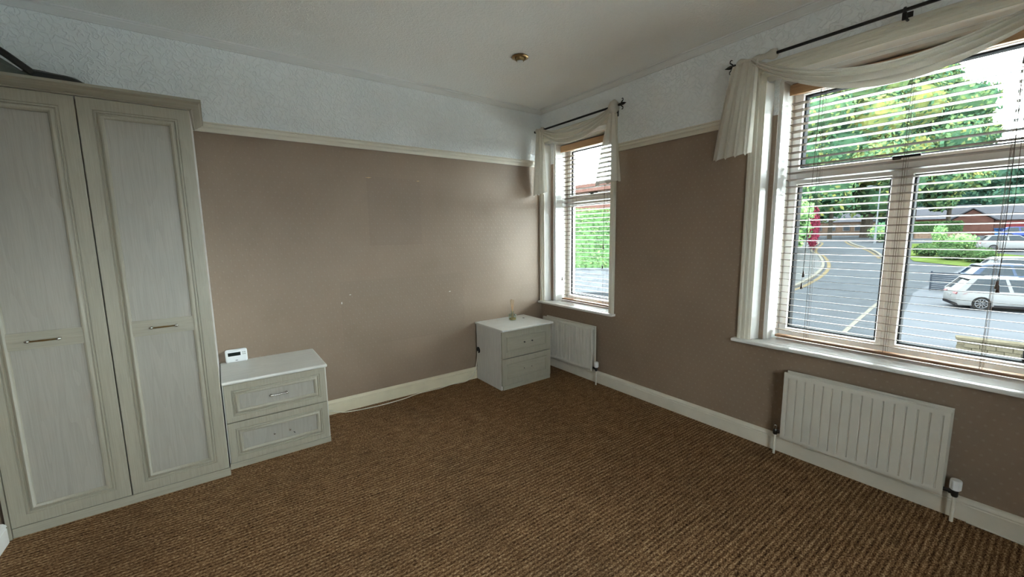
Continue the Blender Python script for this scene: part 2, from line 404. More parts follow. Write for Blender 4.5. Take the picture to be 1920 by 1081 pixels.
# ------------------------------------------------------------------ windows
def rect(x, y0, y1, z0, z1, i): return [(x, y0-i, z0+i), (x, y1+i, z0+i), (x, y1+i, z1-i), (x, y0-i, z1-i)]   # y0 > y1
def frame_loops(mb, y0, y1, z0, z1, prof):
    """closed mitred frame; prof = (inset, x) ring list"""
    ls = [rect(x, y0, y1, z0, z1, i) for i, x in prof]
    mb.loops(ls + [ls[0]], True)
def window(W, label, panes, handle=None):
    root = thing('window_%d' % W['n'], label, 'window', (0.2, (W['il']+W['ir'])/2, S1), kind='structure')
    yl, yr, aw, zt, il, ir, izt = (W[k] for k in ('yl', 'yr', 'aw', 'zt', 'il', 'ir', 'izt'))
    k = aw/0.09
    pr = [(0, 0), (0, 0.020), (0.010, 0.030), (0.022, 0.031), (0.028, 0.022), (0.040, 0.024), (0.047, 0.030), (0.056, 0.029), (0.061, 0.018), (0.078, 0.016), (0.083, 0.010), (0.09, 0.008), (0.09, 0)]
    L0, R0, T0 = yl+aw, yr-aw, zt+0.09
    sweep(pr, lambda d, e: [(-e, L0-d*k, S1-0.002), (-e, L0-d*k, T0-d), (-e, R0+d*k, T0-d), (-e, R0+d*k, S1-0.002)]).build('architrave', 'cream_gloss', root, smooth='auto')
    for s, (o, i) in ((1, (yl, il)), (-1, (yr, ir))):
        poly = [(0, o+s*0.018, S1), (0, o, S1), (0.088, o-s*0.024, S1), (0.092, i, S1), (0.30, i, S1), (0.30, i+s*0.018, S1), (0.079, i+s*0.018, S1), (0.073, o+s*0.018, S1)]
        MB().prism(poly, (0, 0, izt-S1)).build('jamb', 'white_gloss', root)
    poly = [(0, yl+0.018, zt+0.018), (0, yl+0.018, zt), (0.088, yl+0.018, zt-0.01), (0.092, yl+0.018, izt), (0.30, yl+0.018, izt), (0.30, yl+0.018, izt+0.018), (0.079, yl+0.018, izt+0.018), (0.073, yl+0.018, zt+0.018)]
    MB().prism(poly, (0, yr-yl-0.036, 0)).build('head_lining', 'white_gloss', root)
    hl, hr = (L0+0.025 if W['n'] == 2 else -0.001), R0-0.022
    mb = MB(); mb.box(-0.062, hl, S1-0.024, 0.0, hr, S1); mb.box(0, yl-0.0, S1-0.024, 0.30, yr, S1)
    mb.build('sill', 'white_gloss', root, bevel=0.008, seg=3)
    # plastic frame with lights
    FX0, FX1 = 0.272, 0.345
    mb = MB(); frame_loops(mb, il, ir, S1, izt, [(0, FX0+0.012), (0.012, FX0), (0.046, FX0), (0.052, FX0+0.010), (0.052, FX1), (0, FX1)])
    mb.build('frame', 'upvc', root, smooth='auto')
    zt0, zt1 = 1.895, 1.955
    MB().box(FX0+0.004, il-0.045, zt0, FX1-0.004, ir+0.045, zt1).build('transom', 'upvc', root, bevel=0.006)
    if W['n'] == 2:
        MB().box(FX0+0.004, -3.040, S1+0.045, FX1-0.004, -3.090, zt0).build('mullion', 'upvc', root, bevel=0.006)
    for (ya, yb, za, zb) in panes:
        mb = MB(); frame_loops(mb, ya, yb, za, zb, [(0, FX0+0.016), (0.004, FX0-0.008), (0.026, FX0-0.010), (0.034, FX0+0.006), (0.034, FX1-0.012), (0, FX1-0.012)])
        s = mb.build('sash', 'upvc', root, smooth='auto')
        mb = MB(); frame_loops(mb, ya, yb, za, zb, [(0.033, FX0+0.004), (0.036, FX0+0.002), (0.041, FX0+0.010), (0.041, FX1-0.008 if W['n'] == 2 else FX0+0.024), (0.033, FX1-0.008 if W['n'] == 2 else FX0+0.024)])
        mb.build('gasket', 'gasket', s)
        MB().box(FX0+0.026, ya-0.038, za+0.038, FX0+0.030, yb+0.038, zb-0.038).build('pane', 'glass', s)
    if handle:
        y, z = handle
        mb = MB(); mb.box(FX0-0.022, y+0.02, z-0.012, FX0-0.008, y-0.02, z+0.012); mb.box(FX0-0.045, y+0.012, z-0.007, FX0-0.022, y-0.012, z+0.007); mb.box(FX0-0.05, y+0.015, z-0.008, FX0-0.038, y-0.11, z+0.008)
        mb.build('window_handle', 'iron', root, bevel=0.004)
    return root
window(W1, 'narrow white sash-lined window in the corner, above the half-hidden radiator',
       [(W1['il']-0.040, W1['ir']+0.040, S1+0.040, 1.900), (W1['il']-0.040, W1['ir']+0.040, 1.950, W1['izt']-0.040)], handle=(-0.56, 1.985))
window(W2, 'wide white window with a top light and two lower lights, facing the street',
       [(W2['il']-0.030, -3.045, S1+0.045, 1.900), (-3.085, W2['ir']+0.030, S1+0.045, 1.900), (W2['il']-0.035, W2['ir']+0.035, 1.950, W2['izt']-0.040)], handle=(-3.03, 1.975))

w3 = thing('window_3', 'unseen white window added behind the viewer for extra daylight', 'window', ((F0+F1)/2, YF-0.2, FZ0), kind='structure')  # invented window, lets in extra daylight to brighten the room
mb = MB()
def rxz(i, y): return [(F0+i, y, FZ0+i), (F1-i, y, FZ0+i), (F1-i, y, FZ1-i), (F0+i, y, FZ1-i)]
ls = [rxz(i, y) for i, y in ((0, YF-0.16), (0.012, YF-0.15), (0.07, YF-0.15), (0.08, YF-0.16), (0.08, YF-0.22), (0, YF-0.22))]
mb.loops(ls+[ls[0]], True); mb.build('frame', 'upvc', w3, smooth='auto')
MB().box((F0+F1)/2-0.03, YF-0.22, FZ0+0.07, (F0+F1)/2+0.03, YF-0.155, FZ1-0.07).build('mullion', 'upvc', w3, bevel=0.005)
for xa, xb in ((F0+0.075, (F0+F1)/2-0.025), ((F0+F1)/2+0.025, F1-0.075)): MB().box(xa, YF-0.19, FZ0+0.075, xb, YF-0.186, FZ1-0.075).build('pane', 'glass', w3)
MB().box(F0-0.05, YF-0.15, FZ0-0.02, F1+0.05, YF+0.05, FZ0).build('sill', 'white_gloss', w3, bevel=0.006)
# ------------------------------------------------------------------ wooden venetian blinds
def venetian(label, y0, y1, ladders, tassels, xs=0.200):
    yc = (y0+y1)/2
    root = thing('venetian_blind', label, 'blind', (xs, yc, S1+0.01))
    hz0, hz1 = 2.462, 2.530
    MB().box(xs-0.045, y0+0.008, hz0, xs-0.033, y1-0.008, hz1).build('valance', 'blind_head', root, bevel=0.003)
    MB().box(xs-0.030, y0, hz0+0.012, xs+0.030, y1, hz1+0.010).build('headrail', 'blind_dark', root, bevel=0.002)
    # slat: rounded wooden strip, outer edge tipped down a little
    ln = y0-y1; ti = math.radians(-6.5)
    prof = [(-0.025, 0), (-0.0235, 0.0013), (0.0235, 0.0013), (0.025, 0), (0.0235, -0.0013), (-0.0235, -0.0013)]
    pr = [(x*math.cos(ti)-z*math.sin(ti), x*math.sin(ti)+z*math.cos(ti)) for x, z in prof]
    me = MB().loops([[(x, ln/2, z) for x, z in pr], [(x, -ln/2, z) for x, z in pr]], True, True, True).mesh('slat')
    z = 0.828; zs = []
    while z < hz0-0.012:
        obj('slat', me, 'slat', root, loc=(xs, yc, z)); zs.append(z); z += 0.0465
    MB().box(xs-0.026, y0, S1+0.013, xs+0.026, y1, S1+0.030).build('bottom_rail', 'blind_dark', root, bevel=0.004)
    for yl in ladders:
        mb = MB()
        for dx in (-0.0268, 0.0268):
            dz = math.tan(ti)*dx
            mb.tube([(xs+dx, yl, S1+0.03), (xs+dx, yl, hz0+0.02)], 0.0011, 4)
            mb.tube([(xs+dx*0.98, yl-0.010, S1+0.03), (xs+dx*0.98, yl-0.010, hz0+0.02)], 0.0007, 4)
        for zz in zs:
            mb.tube([(xs-0.0268, yl, zz-0.0025-math.tan(ti)*0.0268), (xs+0.0268, yl, zz-0.0025+math.tan(ti)*0.0268)], 0.0006, 3)
        mb.build('ladder_cord', 'cord', root)
    for (pts, r) in tassels:
        pts = [(xs+dx, yy, zz) for dx, yy, zz in pts]
        c = MB().tube(pts, r, 5).build('pull_cord', 'cord', root)
        e = pts[-1]
        MB().lathe([(0.002, 0), (0.0045, -0.004), (0.006, -0.022), (0.0085, -0.040), (0.0085, -0.043), (0.003, -0.045)], e, n=10).build('tassel', 'tassel', c, smooth='auto')
    return root
venetian('narrow honey wood venetian blind in the corner window', W1['il']-0.018, W1['ir']+0.012, (-0.345, -0.80),
         [([(-0.034, -0.190, 2.47), (-0.034, -0.185, 1.045)], 0.0010), ([(-0.034, -0.825, 2.47), (-0.034, -0.80, 1.22)], 0.0010), ([(-0.034, -0.83, 2.47), (-0.036, -0.812, 1.43)], 0.0010)])
venetian('wide honey wood venetian blind in the street window', W2['il']-0.020, W2['ir']+0.020, (-2.655, -3.078, -3.475),
         [([(-0.034, -2.640, 2.47), (-0.034, -2.625, 1.27)], 0.0011), ([(-0.036, -2.645, 2.47), (-0.036, -2.620, 1.185)], 0.0011),
          ([(-0.036, -3.475, 2.47), (-0.040, -3.49, 1.9), (-0.040, -3.50, 1.255)], 0.0016), ([(-0.036, -3.495, 2.47), (-0.040, -3.515, 1.66), (-0.040, -3.495, 1.275)], 0.0012)])

# ------------------------------------------------------------------ curtain poles and scarf drapes
RZ, RX = 2.680, -0.100
def fleur(mb, y, s):
    """iron fleur-de-lis tip pointing along s*y"""
    mb.lathe([(0.007, 0), (0.012, 0.004), (0.012, 0.010), (0.006, 0.013), (0.007, 0.022), (0.013, 0.036), (0.010, 0.052), (0.001, 0.076)], (RX, y, RZ), (0, s, 0), 12)
    for d in (-1, 1):
        pts = catmull([(RX, y+s*0.014, RZ), (RX, y+s*0.026, RZ+d*0.016), (RX, y+s*0.042, RZ+d*0.032), (RX, y+s*0.036, RZ+d*0.046), (RX, y+s*0.026, RZ+d*0.042)], 4)
        mb.tube(pts, [0.006-0.0035*i/(len(pts)-1) for i in range(len(pts))], 6)
def pole(label, y0, y1, ends, brackets):
    root = thing('curtain_pole', label, 'curtain pole', (RX, (y0+y1)/2, RZ))
    MB().tube([(RX, y0, RZ), (RX, y1, RZ)], 0.0095, 10).build('rod', 'iron', root, smooth='auto')
    for y, s, full in ends:
        mb = MB()
        if full: fleur(mb, y, s)
        else: mb.sphere((RX, y, RZ), 0.014, 10, 8)
        mb.build('finial', 'iron', root, smooth='auto')
    for y in brackets:
        mb = MB(); mb.box(-0.006, y-0.014, RZ-0.065, 0.0, y+0.014, RZ+0.02); mb.tube([(0, y, RZ-0.03), (RX*0.6, y, RZ-0.032), (RX, y, RZ-0.012)], 0.007, 8)
        mb.lathe([(0.013, -0.006), (0.016, -0.004), (0.016, 0.004), (0.013, 0.006)], (RX, y, RZ), (0, 1, 0), 12)
        mb.box(RX-0.007, y-0.009, RZ-0.05, RX+0.003, y+0.009, RZ-0.012)
        mb.build('bracket', 'iron', root, bevel=0.002)
    return root
pole('short black iron pole over the corner window, fleur-de-lis tip at one end', -0.022, -1.205, [(-0.022, 1, False), (-1.205, -1, True)], [-1.105])
pole('long black iron pole over the street window with fleur-de-lis tips', -2.215, -3.925, [(-2.215, 1, True), (-3.925, -1, True)], [-2.245, -3.073, -3.90])

def swag(y0, y1, zu, zl, folds, bulge):
    """draped length between two points of the pole; zu/zl = sag of the upper and lower edge"""
    nu, nv = 56, 44; ls = []
    for i in range(nu+1):
        t = i/nu; s = math.sin(PI*t)**0.85
        row = []
        for j in range(nv+1):
            v = j/nv
            sag = zu + (zl-zu)*v
            z = RZ + 0.012*(1-v) - sag*s - 0.035*v*(1-s)
            rip = math.sin(2*PI*folds*v + 1.6*math.sin(PI*t) + 0.5*math.sin(5*t))
            dx = bulge*(0.35+0.65*s)*math.sin(PI*min(1, v*1.02))**0.6 + (0.012+0.020*s)*rip
            z += 0.010*s*math.cos(2*PI*folds*v + 1.0)
            row.append((RX - 0.012 - dx + 0.02*(1-v)*(0.3), y0 + (y1-y0)*t, z))
        ls.append(row)
    return MB().loops(ls, closed=False)
def tail(top, bot, zt, zb, xt, xb, pleats, amp, hem=0.012, ph=0.0):
    """pleated hanging end: top/bot = (y0, y1)"""
    nu, nv = 60, 26; ls = []
    for j in range(nv+1):
        v = j/nv; e = v**0.8; row = []
        for i in range(nu+1):
            u = i/nu
            y = (top[0]+(bot[0]-top[0])*e) + u*((top[1]+(bot[1]-top[1])*e)-(top[0]+(bot[0]-top[0])*e))
            w_ = math.sin(2*PI*pleats*u + ph + 0.4*v)
            x = xt + (xb-xt)*v + (amp*(0.35+0.65*v))*(w_ + 0.35*math.sin(4*PI*pleats*u+1+ph))
            z = zt + (zb-zt)*v + hem*v*math.sin(2*PI*pleats*u+ph+0.8) + 0.02*v*(u-0.5)
            row.append((x, y, z))
        ls.append(row)
    return MB().loops(ls, closed=False)
def wrap(y0, y1, turns):
    """cloth wound round the pole"""
    ls = []; n = 14
    for i in range(25):
        t = i/24; y = y0+(y1-y0)*t; r = 0.021+0.006*math.sin(2*PI*turns*t*2)+0.004*math.sin(9*t)
        ls.append([(RX+r*math.cos(2*PI*k/n+t*2)*(1+0.10*math.sin(3*k+6*t)), y, RZ+r*math.sin(2*PI*k/n+t*2)*(1+0.10*math.sin(2*k))) for k in range(n)])
    return MB().loops(ls, True, True, True)
r = thing('scarf_drape', 'cream voile scarf over the corner window, knotted at the pole tip', 'curtain', (RX, -0.6, 2.0))
swag(-0.150, -1.135, 0.105, 0.235, 3.0, 0.035).build('swag', 'sheer', r, smooth=True)
wrap(-0.050, -0.170, 1.5).build('wrapped_cloth', 'sheer', r, smooth=True)
tail((-0.070, -0.165), (-0.018, -0.262), RZ-0.005, 1.985, RX-0.022, RX-0.045, 3.0, 0.022).build('tail', 'sheer', r, smooth=True)
tail((-1.112, -1.185), (-0.935, -1.275), RZ-0.06, 2.005, RX-0.030, RX-0.03, 2.5, 0.020, 0.010, 1.2).build('tail', 'sheer', r, smooth=True)
mb = MB(); ls = []
for i in range(13):      # the knot: a puffed band around the pole
    t = i/12; rr = 0.030+0.020*math.sin(PI*t)
    ls.append([(RX-0.012+rr*0.9*math.cos(2*PI*k/16)*(1+0.12*math.sin(4*k+5*t)), -1.110-0.085*t, RZ-0.012+rr*1.25*math.sin(2*PI*k/16)*(1+0.10*math.cos(3*k))) for k in range(16)])
mb.loops(ls, True, True, True); mb.build('knot', 'sheer', r, smooth=True)
r = thing('scarf_drape', 'wide cream voile scarf swept along the pole over the street window', 'curtain', (RX, -3.0, 2.0))
swag(-2.330, -3.830, 0.262, 0.352, 3.2, 0.055).build('swag', 'sheer', r, smooth=True)
wrap(-2.225, -2.47, 1.2).build('wrapped_cloth', 'sheer', r, smooth=True)
tail((-2.205, -2.375), (-2.095, -2.362), RZ-0.008, 2.062, RX-0.026, RX-0.035, 4.0, 0.024, 0.012).build('tail', 'sheer', r, smooth=True)
tail((-3.76, -3.93), (-3.77, -4.04), RZ-0.008, 2.062, RX-0.026, RX-0.035, 4.0, 0.024, 0.012).build('tail', 'sheer', r, smooth=True)

# ------------------------------------------------------------------ fitted wardrobe
def face(x0, x1, z0, z1, yf, steps):
    """front made of nested mitred rings; steps = (inset, out), facing -y"""
    ls = [[(x0+i, yf-o, z0+i), (x1-i, yf-o, z0+i), (x1-i, yf-o, z1-i), (x0+i, yf-o, z1-i)] for i, o in steps]
    return ls
def bar_handle(xc, yf, z, ln, parent, bar='brass'):
    for s in (-1, 1):
        mb = MB(); x = xc+s*ln/2
        mb.lathe([(0.007, 0), (0.006, 0.004), (0.004, 0.008), (0.004, 0.018), (0.006, 0.022)], (x, yf, z), (0, -1, 0), 10)
        mb.sphere((x, yf-0.025, z), 0.0075, 10, 8, (1.5, 1, 1))
        mb.build('handle_post', 'chrome', parent, smooth='auto')
    MB().tube([(xc-ln/2, yf-0.025, z), (xc-ln/4, yf-0.026, z), (xc, yf-0.0265, z), (xc+ln/4, yf-0.026, z), (xc+ln/2, yf-0.025, z)], [0.0045, 0.0042, 0.0055, 0.0042, 0.0045], 8).build('handle', bar, parent, smooth='auto')
def panel_front(name, x0, x1, z0, z1, yf, parent, border, midrail=None, th=0.018):
    """door or drawer front: flat border, groove, raised bead and a flat panel (the panel a piece of its own)"""
    st = [(0, -th), (0, -0.003), (0.003, 0), (border, 0), (border+0.002, -0.004), (border+0.006, -0.004), (border+0.008, 0.001), (border+0.012, 0.0015), (border+0.015, -0.004), (border+0.019, -0.003),
          (border+0.024, 0.005), (border+0.031, 0.0075), (border+0.038, 0.004), (border+0.043, -0.007)]
    mb = MB(); mb.loops(face(x0, x1, z0, z1, yf, st), True, True, False)
    d = mb.build(name, 'ash_frame', parent, smooth='auto')
    i = border+0.041
    MB().box(x0+i, yf+0.006, z0+i, x1-i, yf+0.017, z1-i).build('panel', 'ash_panel', d)
    if midrail:
        za, zb = midrail; j = border+0.036
        mb = MB(); mb.box(x0+j, yf-0.002, za, x1-j, yf+0.006, zb)
        mb.box(x0+j, yf-0.004, za+0.012, x1-j, yf-0.002, zb-0.012)
        mb.build('middle_rail', 'ash_frame_h', d, bevel=0.0015)
    return d
WX0, WXM, WX1, WYF = -4.118, -3.649, -3.178, -0.595
wr = thing('wardrobe', 'tall pale ash wardrobe with two panelled doors and a moulded cornice', 'wardrobe', ((WX0+WX1)/2, -0.3, 0))
mb = MB(); mb.box(WX0, WYF+0.12, 0.0, WX1, -0.004, 2.30); mb.box(WX1-0.018, WYF+0.020, 0.0, WX1, WYF+0.12, 2.30); mb.box(WX0, WYF+0.020, 0.0, WX0+0.018, WYF+0.12, 2.30); mb.box(WX0, WYF+0.020, 2.28, WX1, WYF+0.12, 2.30)
mb.build('body', 'ash_side', wr, bevel=0.001)
MB().box(WX0, WYF+0.004, 0.0, WX1+0.006, WYF+0.022, 0.053).build('plinth', 'ash_frame_h', wr, bevel=0.002)
cp = [(0, 2.296), (0.012, 2.296), (0.016, 2.304), (0.028, 2.308), (0.034, 2.316), (0.046, 2.322), (0.052, 2.330), (0.056, 2.334), (0.062, 2.336), (0.062, 2.350), (0, 2.352)]
mb = sweep(cp, lambda d, z: [(WX0-0.01, WYF+0.02-d, z), (WX1-0.002+d, WYF+0.02-d, z), (WX1-0.002+d, -0.031, z)])
mb.box(WX0-0.01, WYF+0.03, 2.335, WX1-0.01, -0.004, 2.350)
mb.build('cornice', 'ash_frame_h', wr, smooth='auto')
MB().box(WX0-0.016, -0.60, 0.0, WX0-0.002, -0.004, 2.30).build('filler_strip', 'ash_frame', wr)
d1 = panel_front('door', WX0, WXM-0.0025, 0.057, 2.292, WYF, wr, 0.058, (0.995, 1.085))
d2 = panel_front('door', WXM+0.0025, WX1, 0.057, 2.292, WYF, wr, 0.058, (0.995, 1.085))
bar_handle(-3.890, WYF-0.004, 1.039, 0.112, d1); bar_handle(-3.410, WYF-0.004, 1.041, 0.112, d2)

# holdall left on top of the wardrobe
bag = thing('holdall', 'black and grey-green soft bag slumped on the wardrobe top', 'bag', (-4.0, -0.42, 2.352))
def lump(mb, pts, y0, y1, zb):
    """soft body: silhouette (x, z) swelling between y0 and y1"""
    ls = []
    for j in range(9):
        t = j/8; k = math.sin(PI*t)**0.22 if 0 < t < 1 else 0.30
        ls.append([(x, y0+(y1-y0)*t, zb+(z-zb)*(0.35+0.65*k)) for x, z in pts] )
    mb.loops(ls, True, True, True)
zb = 2.353
mb = MB(); lump(mb, catmull([(-4.12, zb), (-4.11, zb+0.17), (-3.98, zb+0.15), (-3.88, zb+0.085), (-3.82, zb+0.035), (-3.775, zb)], 5), -0.620, -0.20, zb); mb.build('body', 'bag_green', bag, smooth='auto')
mb = MB(); lump(mb, catmull([(-3.84, zb), (-3.80, zb+0.056), (-3.71, zb+0.052), (-3.64, zb+0.042), (-3.585, zb+0.001)], 5), -0.600, -0.24, zb); mb.build('flap', 'bag', bag, smooth='auto')
pp = catmull([(-4.10, -0.60, zb+0.205), (-3.99, -0.605, zb+0.180), (-3.88, -0.612, zb+0.105), (-3.82, -0.615, zb+0.055), (-3.775, -0.612, zb+0.016)], 6)
MB().tube(pp, 0.016, 8).build('strap', 'bag', bag, smooth='auto')

# ------------------------------------------------------------------ bedside cabinets
def cab_body(mb_, x0, x1, yf, z1):
    mb_.box(x0, yf+0.019, 0.0, x0+0.018, -0.024, z1); mb_.box(x1-0.018, yf+0.019, 0.0, x1, -0.024, z1)
    mb_.box(x0, -0.034, 0.05, x1, -0.024, z1); mb_.box(x0+0.018, yf+0.10, 0.04, x1-0.018, -0.034, z1-0.02)
CX0, CX1, CY = -3.172, -2.536, -0.523
cb = thing('bedside_cabinet', 'pale ash two-drawer cabinet with rounded panels, fitted against the wardrobe', 'cabinet', ((CX0+CX1)/2, -0.27, 0))
mb = MB(); cab_body(mb, CX0, CX1, CY, 0.592); mb.build('body', 'ash_side', cb, bevel=0.001)
MB().box(CX0, CY+0.004, 0.0, CX1, CY+0.02, 0.040).build('plinth', 'ash_frame_h', cb, bevel=0.002)
MB().box(CX0-0.002, CY-0.020, 0.592, CX1+0.006, -0.002, 0.616).build('top', 'ash_top', cb, bevel=0.010, seg=4)
dr = panel_front('drawer', CX0+0.006, CX1-0.008, 0.327, 0.588, CY, cb, 0.040)
bar_handle(-2.853, CY+0.004, 0.463, 0.096, dr, 'chrome')
dr = panel_front('drawer', CX0+0.006, CX1-0.008, 0.043, 0.322, CY, cb, 0.040)
for x in (-2.902, -2.805):
    MB().lathe([(0.0025, 0), (0.0025, 0.016), (0.006, 0.017), (0.006, 0.020), (0.002, 0.021)], (x, CY+0.005, 0.183), (0, -1, 0), 10).build('screw', 'chrome', dr, smooth='auto')
MB().prism([(-2.785, CY+0.0035, 0.158), (-2.775, CY+0.0035, 0.152), (-2.770, CY+0.0035, 0.142), (-2.778, CY+0.0035, 0.146)], (0, 0.002, 0)).build('chipped_patch', 'gap', dr)

RX0, RX1, RY = -0.936, -0.303, -0.506
cb = thing('bedside_cabinet', 'white-topped two-drawer cabinet without handles, standing in the corner before the small radiator', 'cabinet', ((RX0+RX1)/2, -0.27, 0))
mb = MB(); cab_body(mb, RX0, RX1, RY, 0.602); mb.build('body', 'ash_side', cb, bevel=0.001)
MB().box(RX0+0.019, RY+0.006, 0.0, RX1, RY+0.022, 0.042).build('plinth', 'ash_frame_h', cb, bevel=0.002)
MB().box(RX0-0.004, RY-0.022, 0.602, RX1+0.026, -0.002, 0.622).build('top', 'ash_top', cb, bevel=0.006, seg=3)
def bead_front(x0, x1, z0, z1, yf, parent, ins):
    st = [(0, -0.018), (0, -0.002), (0.002, 0), (ins, 0), (ins+0.004, 0.006), (ins+0.011, 0.008), (ins+0.018, 0.005), (ins+0.021, -0.001)]
    mb = MB(); mb.loops(face(x0, x1, z0, z1, yf, st), True, True, False)
    d = mb.build('drawer', 'ash_frame', parent, smooth='auto')
    i = ins+0.0205
    MB().box(x0+i, yf, z0+i, x1-i, yf+0.012, z1-i).build('panel', 'ash_frame_h', d)
    return d
da = bead_front(RX0+0.003, RX1, 0.327, 0.597, RY, cb, 0.055)
db = bead_front(RX0+0.003, RX1, 0.046, 0.319, RY, cb, 0.055)
for x in (-0.660, -0.560):
    MB().lathe([(0.004, 0), (0.004, 0.010), (0.0085, 0.012), (0.0085, 0.017), (0.003, 0.018)], (x, RY+0.002, 0.462), (0, -1, 0), 10).build('screw', 'steel_dark', da, smooth='auto')
    MB().lathe([(0.005, -0.001), (0.005, 0.0012)], (x, RY, 0.185), (0, -1, 0), 10).build('screw_hole', 'hole', db)
MB().lathe([(0.034, -0.001), (0.034, 0.0015)], (RX0, -0.062, 0.325), (-1, 0, 0), 24).build('cable_hole', 'hole', cb)
mb = MB(); mb.prism([(-0.425, -0.170, 0.6225), (-0.405, -0.160, 0.6225), (-0.395, -0.175, 0.6225), (-0.412, -0.190, 0.6225)], (0, 0, 0.001)); mb.build('chipped_patch', 'gap', cb)

# ------------------------------------------------------------------ things on the cabinets
th = thing('thermostat', 'white room thermostat with black display, leaning on the wall', 'thermostat', (-3.065, -0.04, 0.616))
def tilt(pts, base, ang):
    c, s = math.cos(ang), math.sin(ang)
    return [(p[0], base[1]+(p[1]-base[1])*c+(p[2]-base[2])*s, base[2]+(p[2]-base[2])*c-(p[1]-base[1])*s) for p in pts]
def rrect(x0, x1, z0, z1, r, y, n=5):
    out = []
    for cx, cz, a0 in ((x1-r, z0+r, -PI/2), (x1-r, z1-r, 0), (x0+r, z1-r, PI/2), (x0+r, z0+r, PI)):
        for k in range(n+1):
            a = a0+PI/2*k/n; out.append((cx+r*math.cos(a), y, cz+r*math.sin(a)))
    return out
ba = (0, -0.055, 0.618); an = math.radians(12)
X0, X1, Z0, Z1 = -3.137, -2.997, 0.6175, 0.715
mb = MB(); mb.loops([tilt(rrect(X0+i, X1-i, Z0+i, Z1-i, 0.014, y_), ba, an) for i, y_ in ((0.004, -0.030), (0.0, -0.034), (0.0, -0.050), (0.003, -0.0545), (0.008, -0.056))], True, True, True)
mb.build('case', 'plastic_white', th, smooth='auto')
MB().prism(tilt([(-3.120, -0.0565, 0.690), (-3.040, -0.0565, 0.690), (-3.040, -0.0565, 0.664), (-3.120, -0.0565, 0.664)], ba, an), (0, 0.001, 0)).build('display', 'lcd', th)
for x, z in ((-3.024, 0.685), (-3.012, 0.685), (-3.024, 0.672), (-3.012, 0.672)):
    MB().prism(tilt(rrect(x-0.0045, x+0.0045, z-0.004, z+0.004, 0.002, -0.057, 2), ba, an), (0, 0.0015, 0)).build('button', 'plastic_grey', th)
MB().prism(tilt(rrect(-3.076, -3.060, 0.6275, 0.6325, 0.002, -0.0565, 2), ba, an), (0, 0.001, 0)).build('logo', 'logo', th)
MB().prism(tilt([(-3.11, -0.034, 0.622), (-3.03, -0.034, 0.622), (-3.03, -0.022, 0.70), (-3.11, -0.022, 0.70)], ba, an), (0, 0.004, 0)).build('stand', 'plastic_white', th)

df = thing('reed_diffuser', 'small glass diffuser bottle with dry reeds on the corner cabinet', 'reed diffuser', (-0.572, -0.190, 0.622))
bx, by, bz = -0.572, -0.190, 0.6225
mb = MB()
def sq(r, z, c=0.35):
    k = r*c; return [(bx+a, by+b_, z) for a, b_ in ((-r+k, -r), (r-k, -r), (r, -r+k), (r, r-k), (r-k, r), (-r+k, r), (-r, r-k), (-r, -r+k))]
mb.loops([sq(0.033, bz), sq(0.036, bz+0.004), sq(0.036, bz+0.062), sq(0.030, bz+0.070), sq(0.016, bz+0.074, 0.55), sq(0.015, bz+0.092, 0.55), sq(0.018, bz+0.094, 0.55), sq(0.018, bz+0.099, 0.55), sq(0.012, bz+0.099, 0.55), sq(0.012, bz+0.072, 0.55), sq(0.031, bz+0.064), sq(0.031, bz+0.008)], True, True, True)
mb.build('bottle', 'bottle', df, smooth='auto')
mb = MB(); mb.loops([sq(0.030, bz+0.008), sq(0.030, bz+0.026)], True, True, True); mb.build('oil', 'oil', df)
for k in range(7):
    a = 2*PI*k/7+0.4; q = 0.010+0.022*((k*37) % 10)/10
    MB().tube([(bx-0.018*math.cos(a), by-0.018*math.sin(a), bz+0.012), (bx+0.004*math.cos(a), by+0.004*math.sin(a), bz+0.095), (bx+q*math.cos(a)*1.3, by+q*math.sin(a)*1.3, bz+0.225+0.012*math.sin(5*k))], 0.0024, 6).build('reed', 'reed', df)

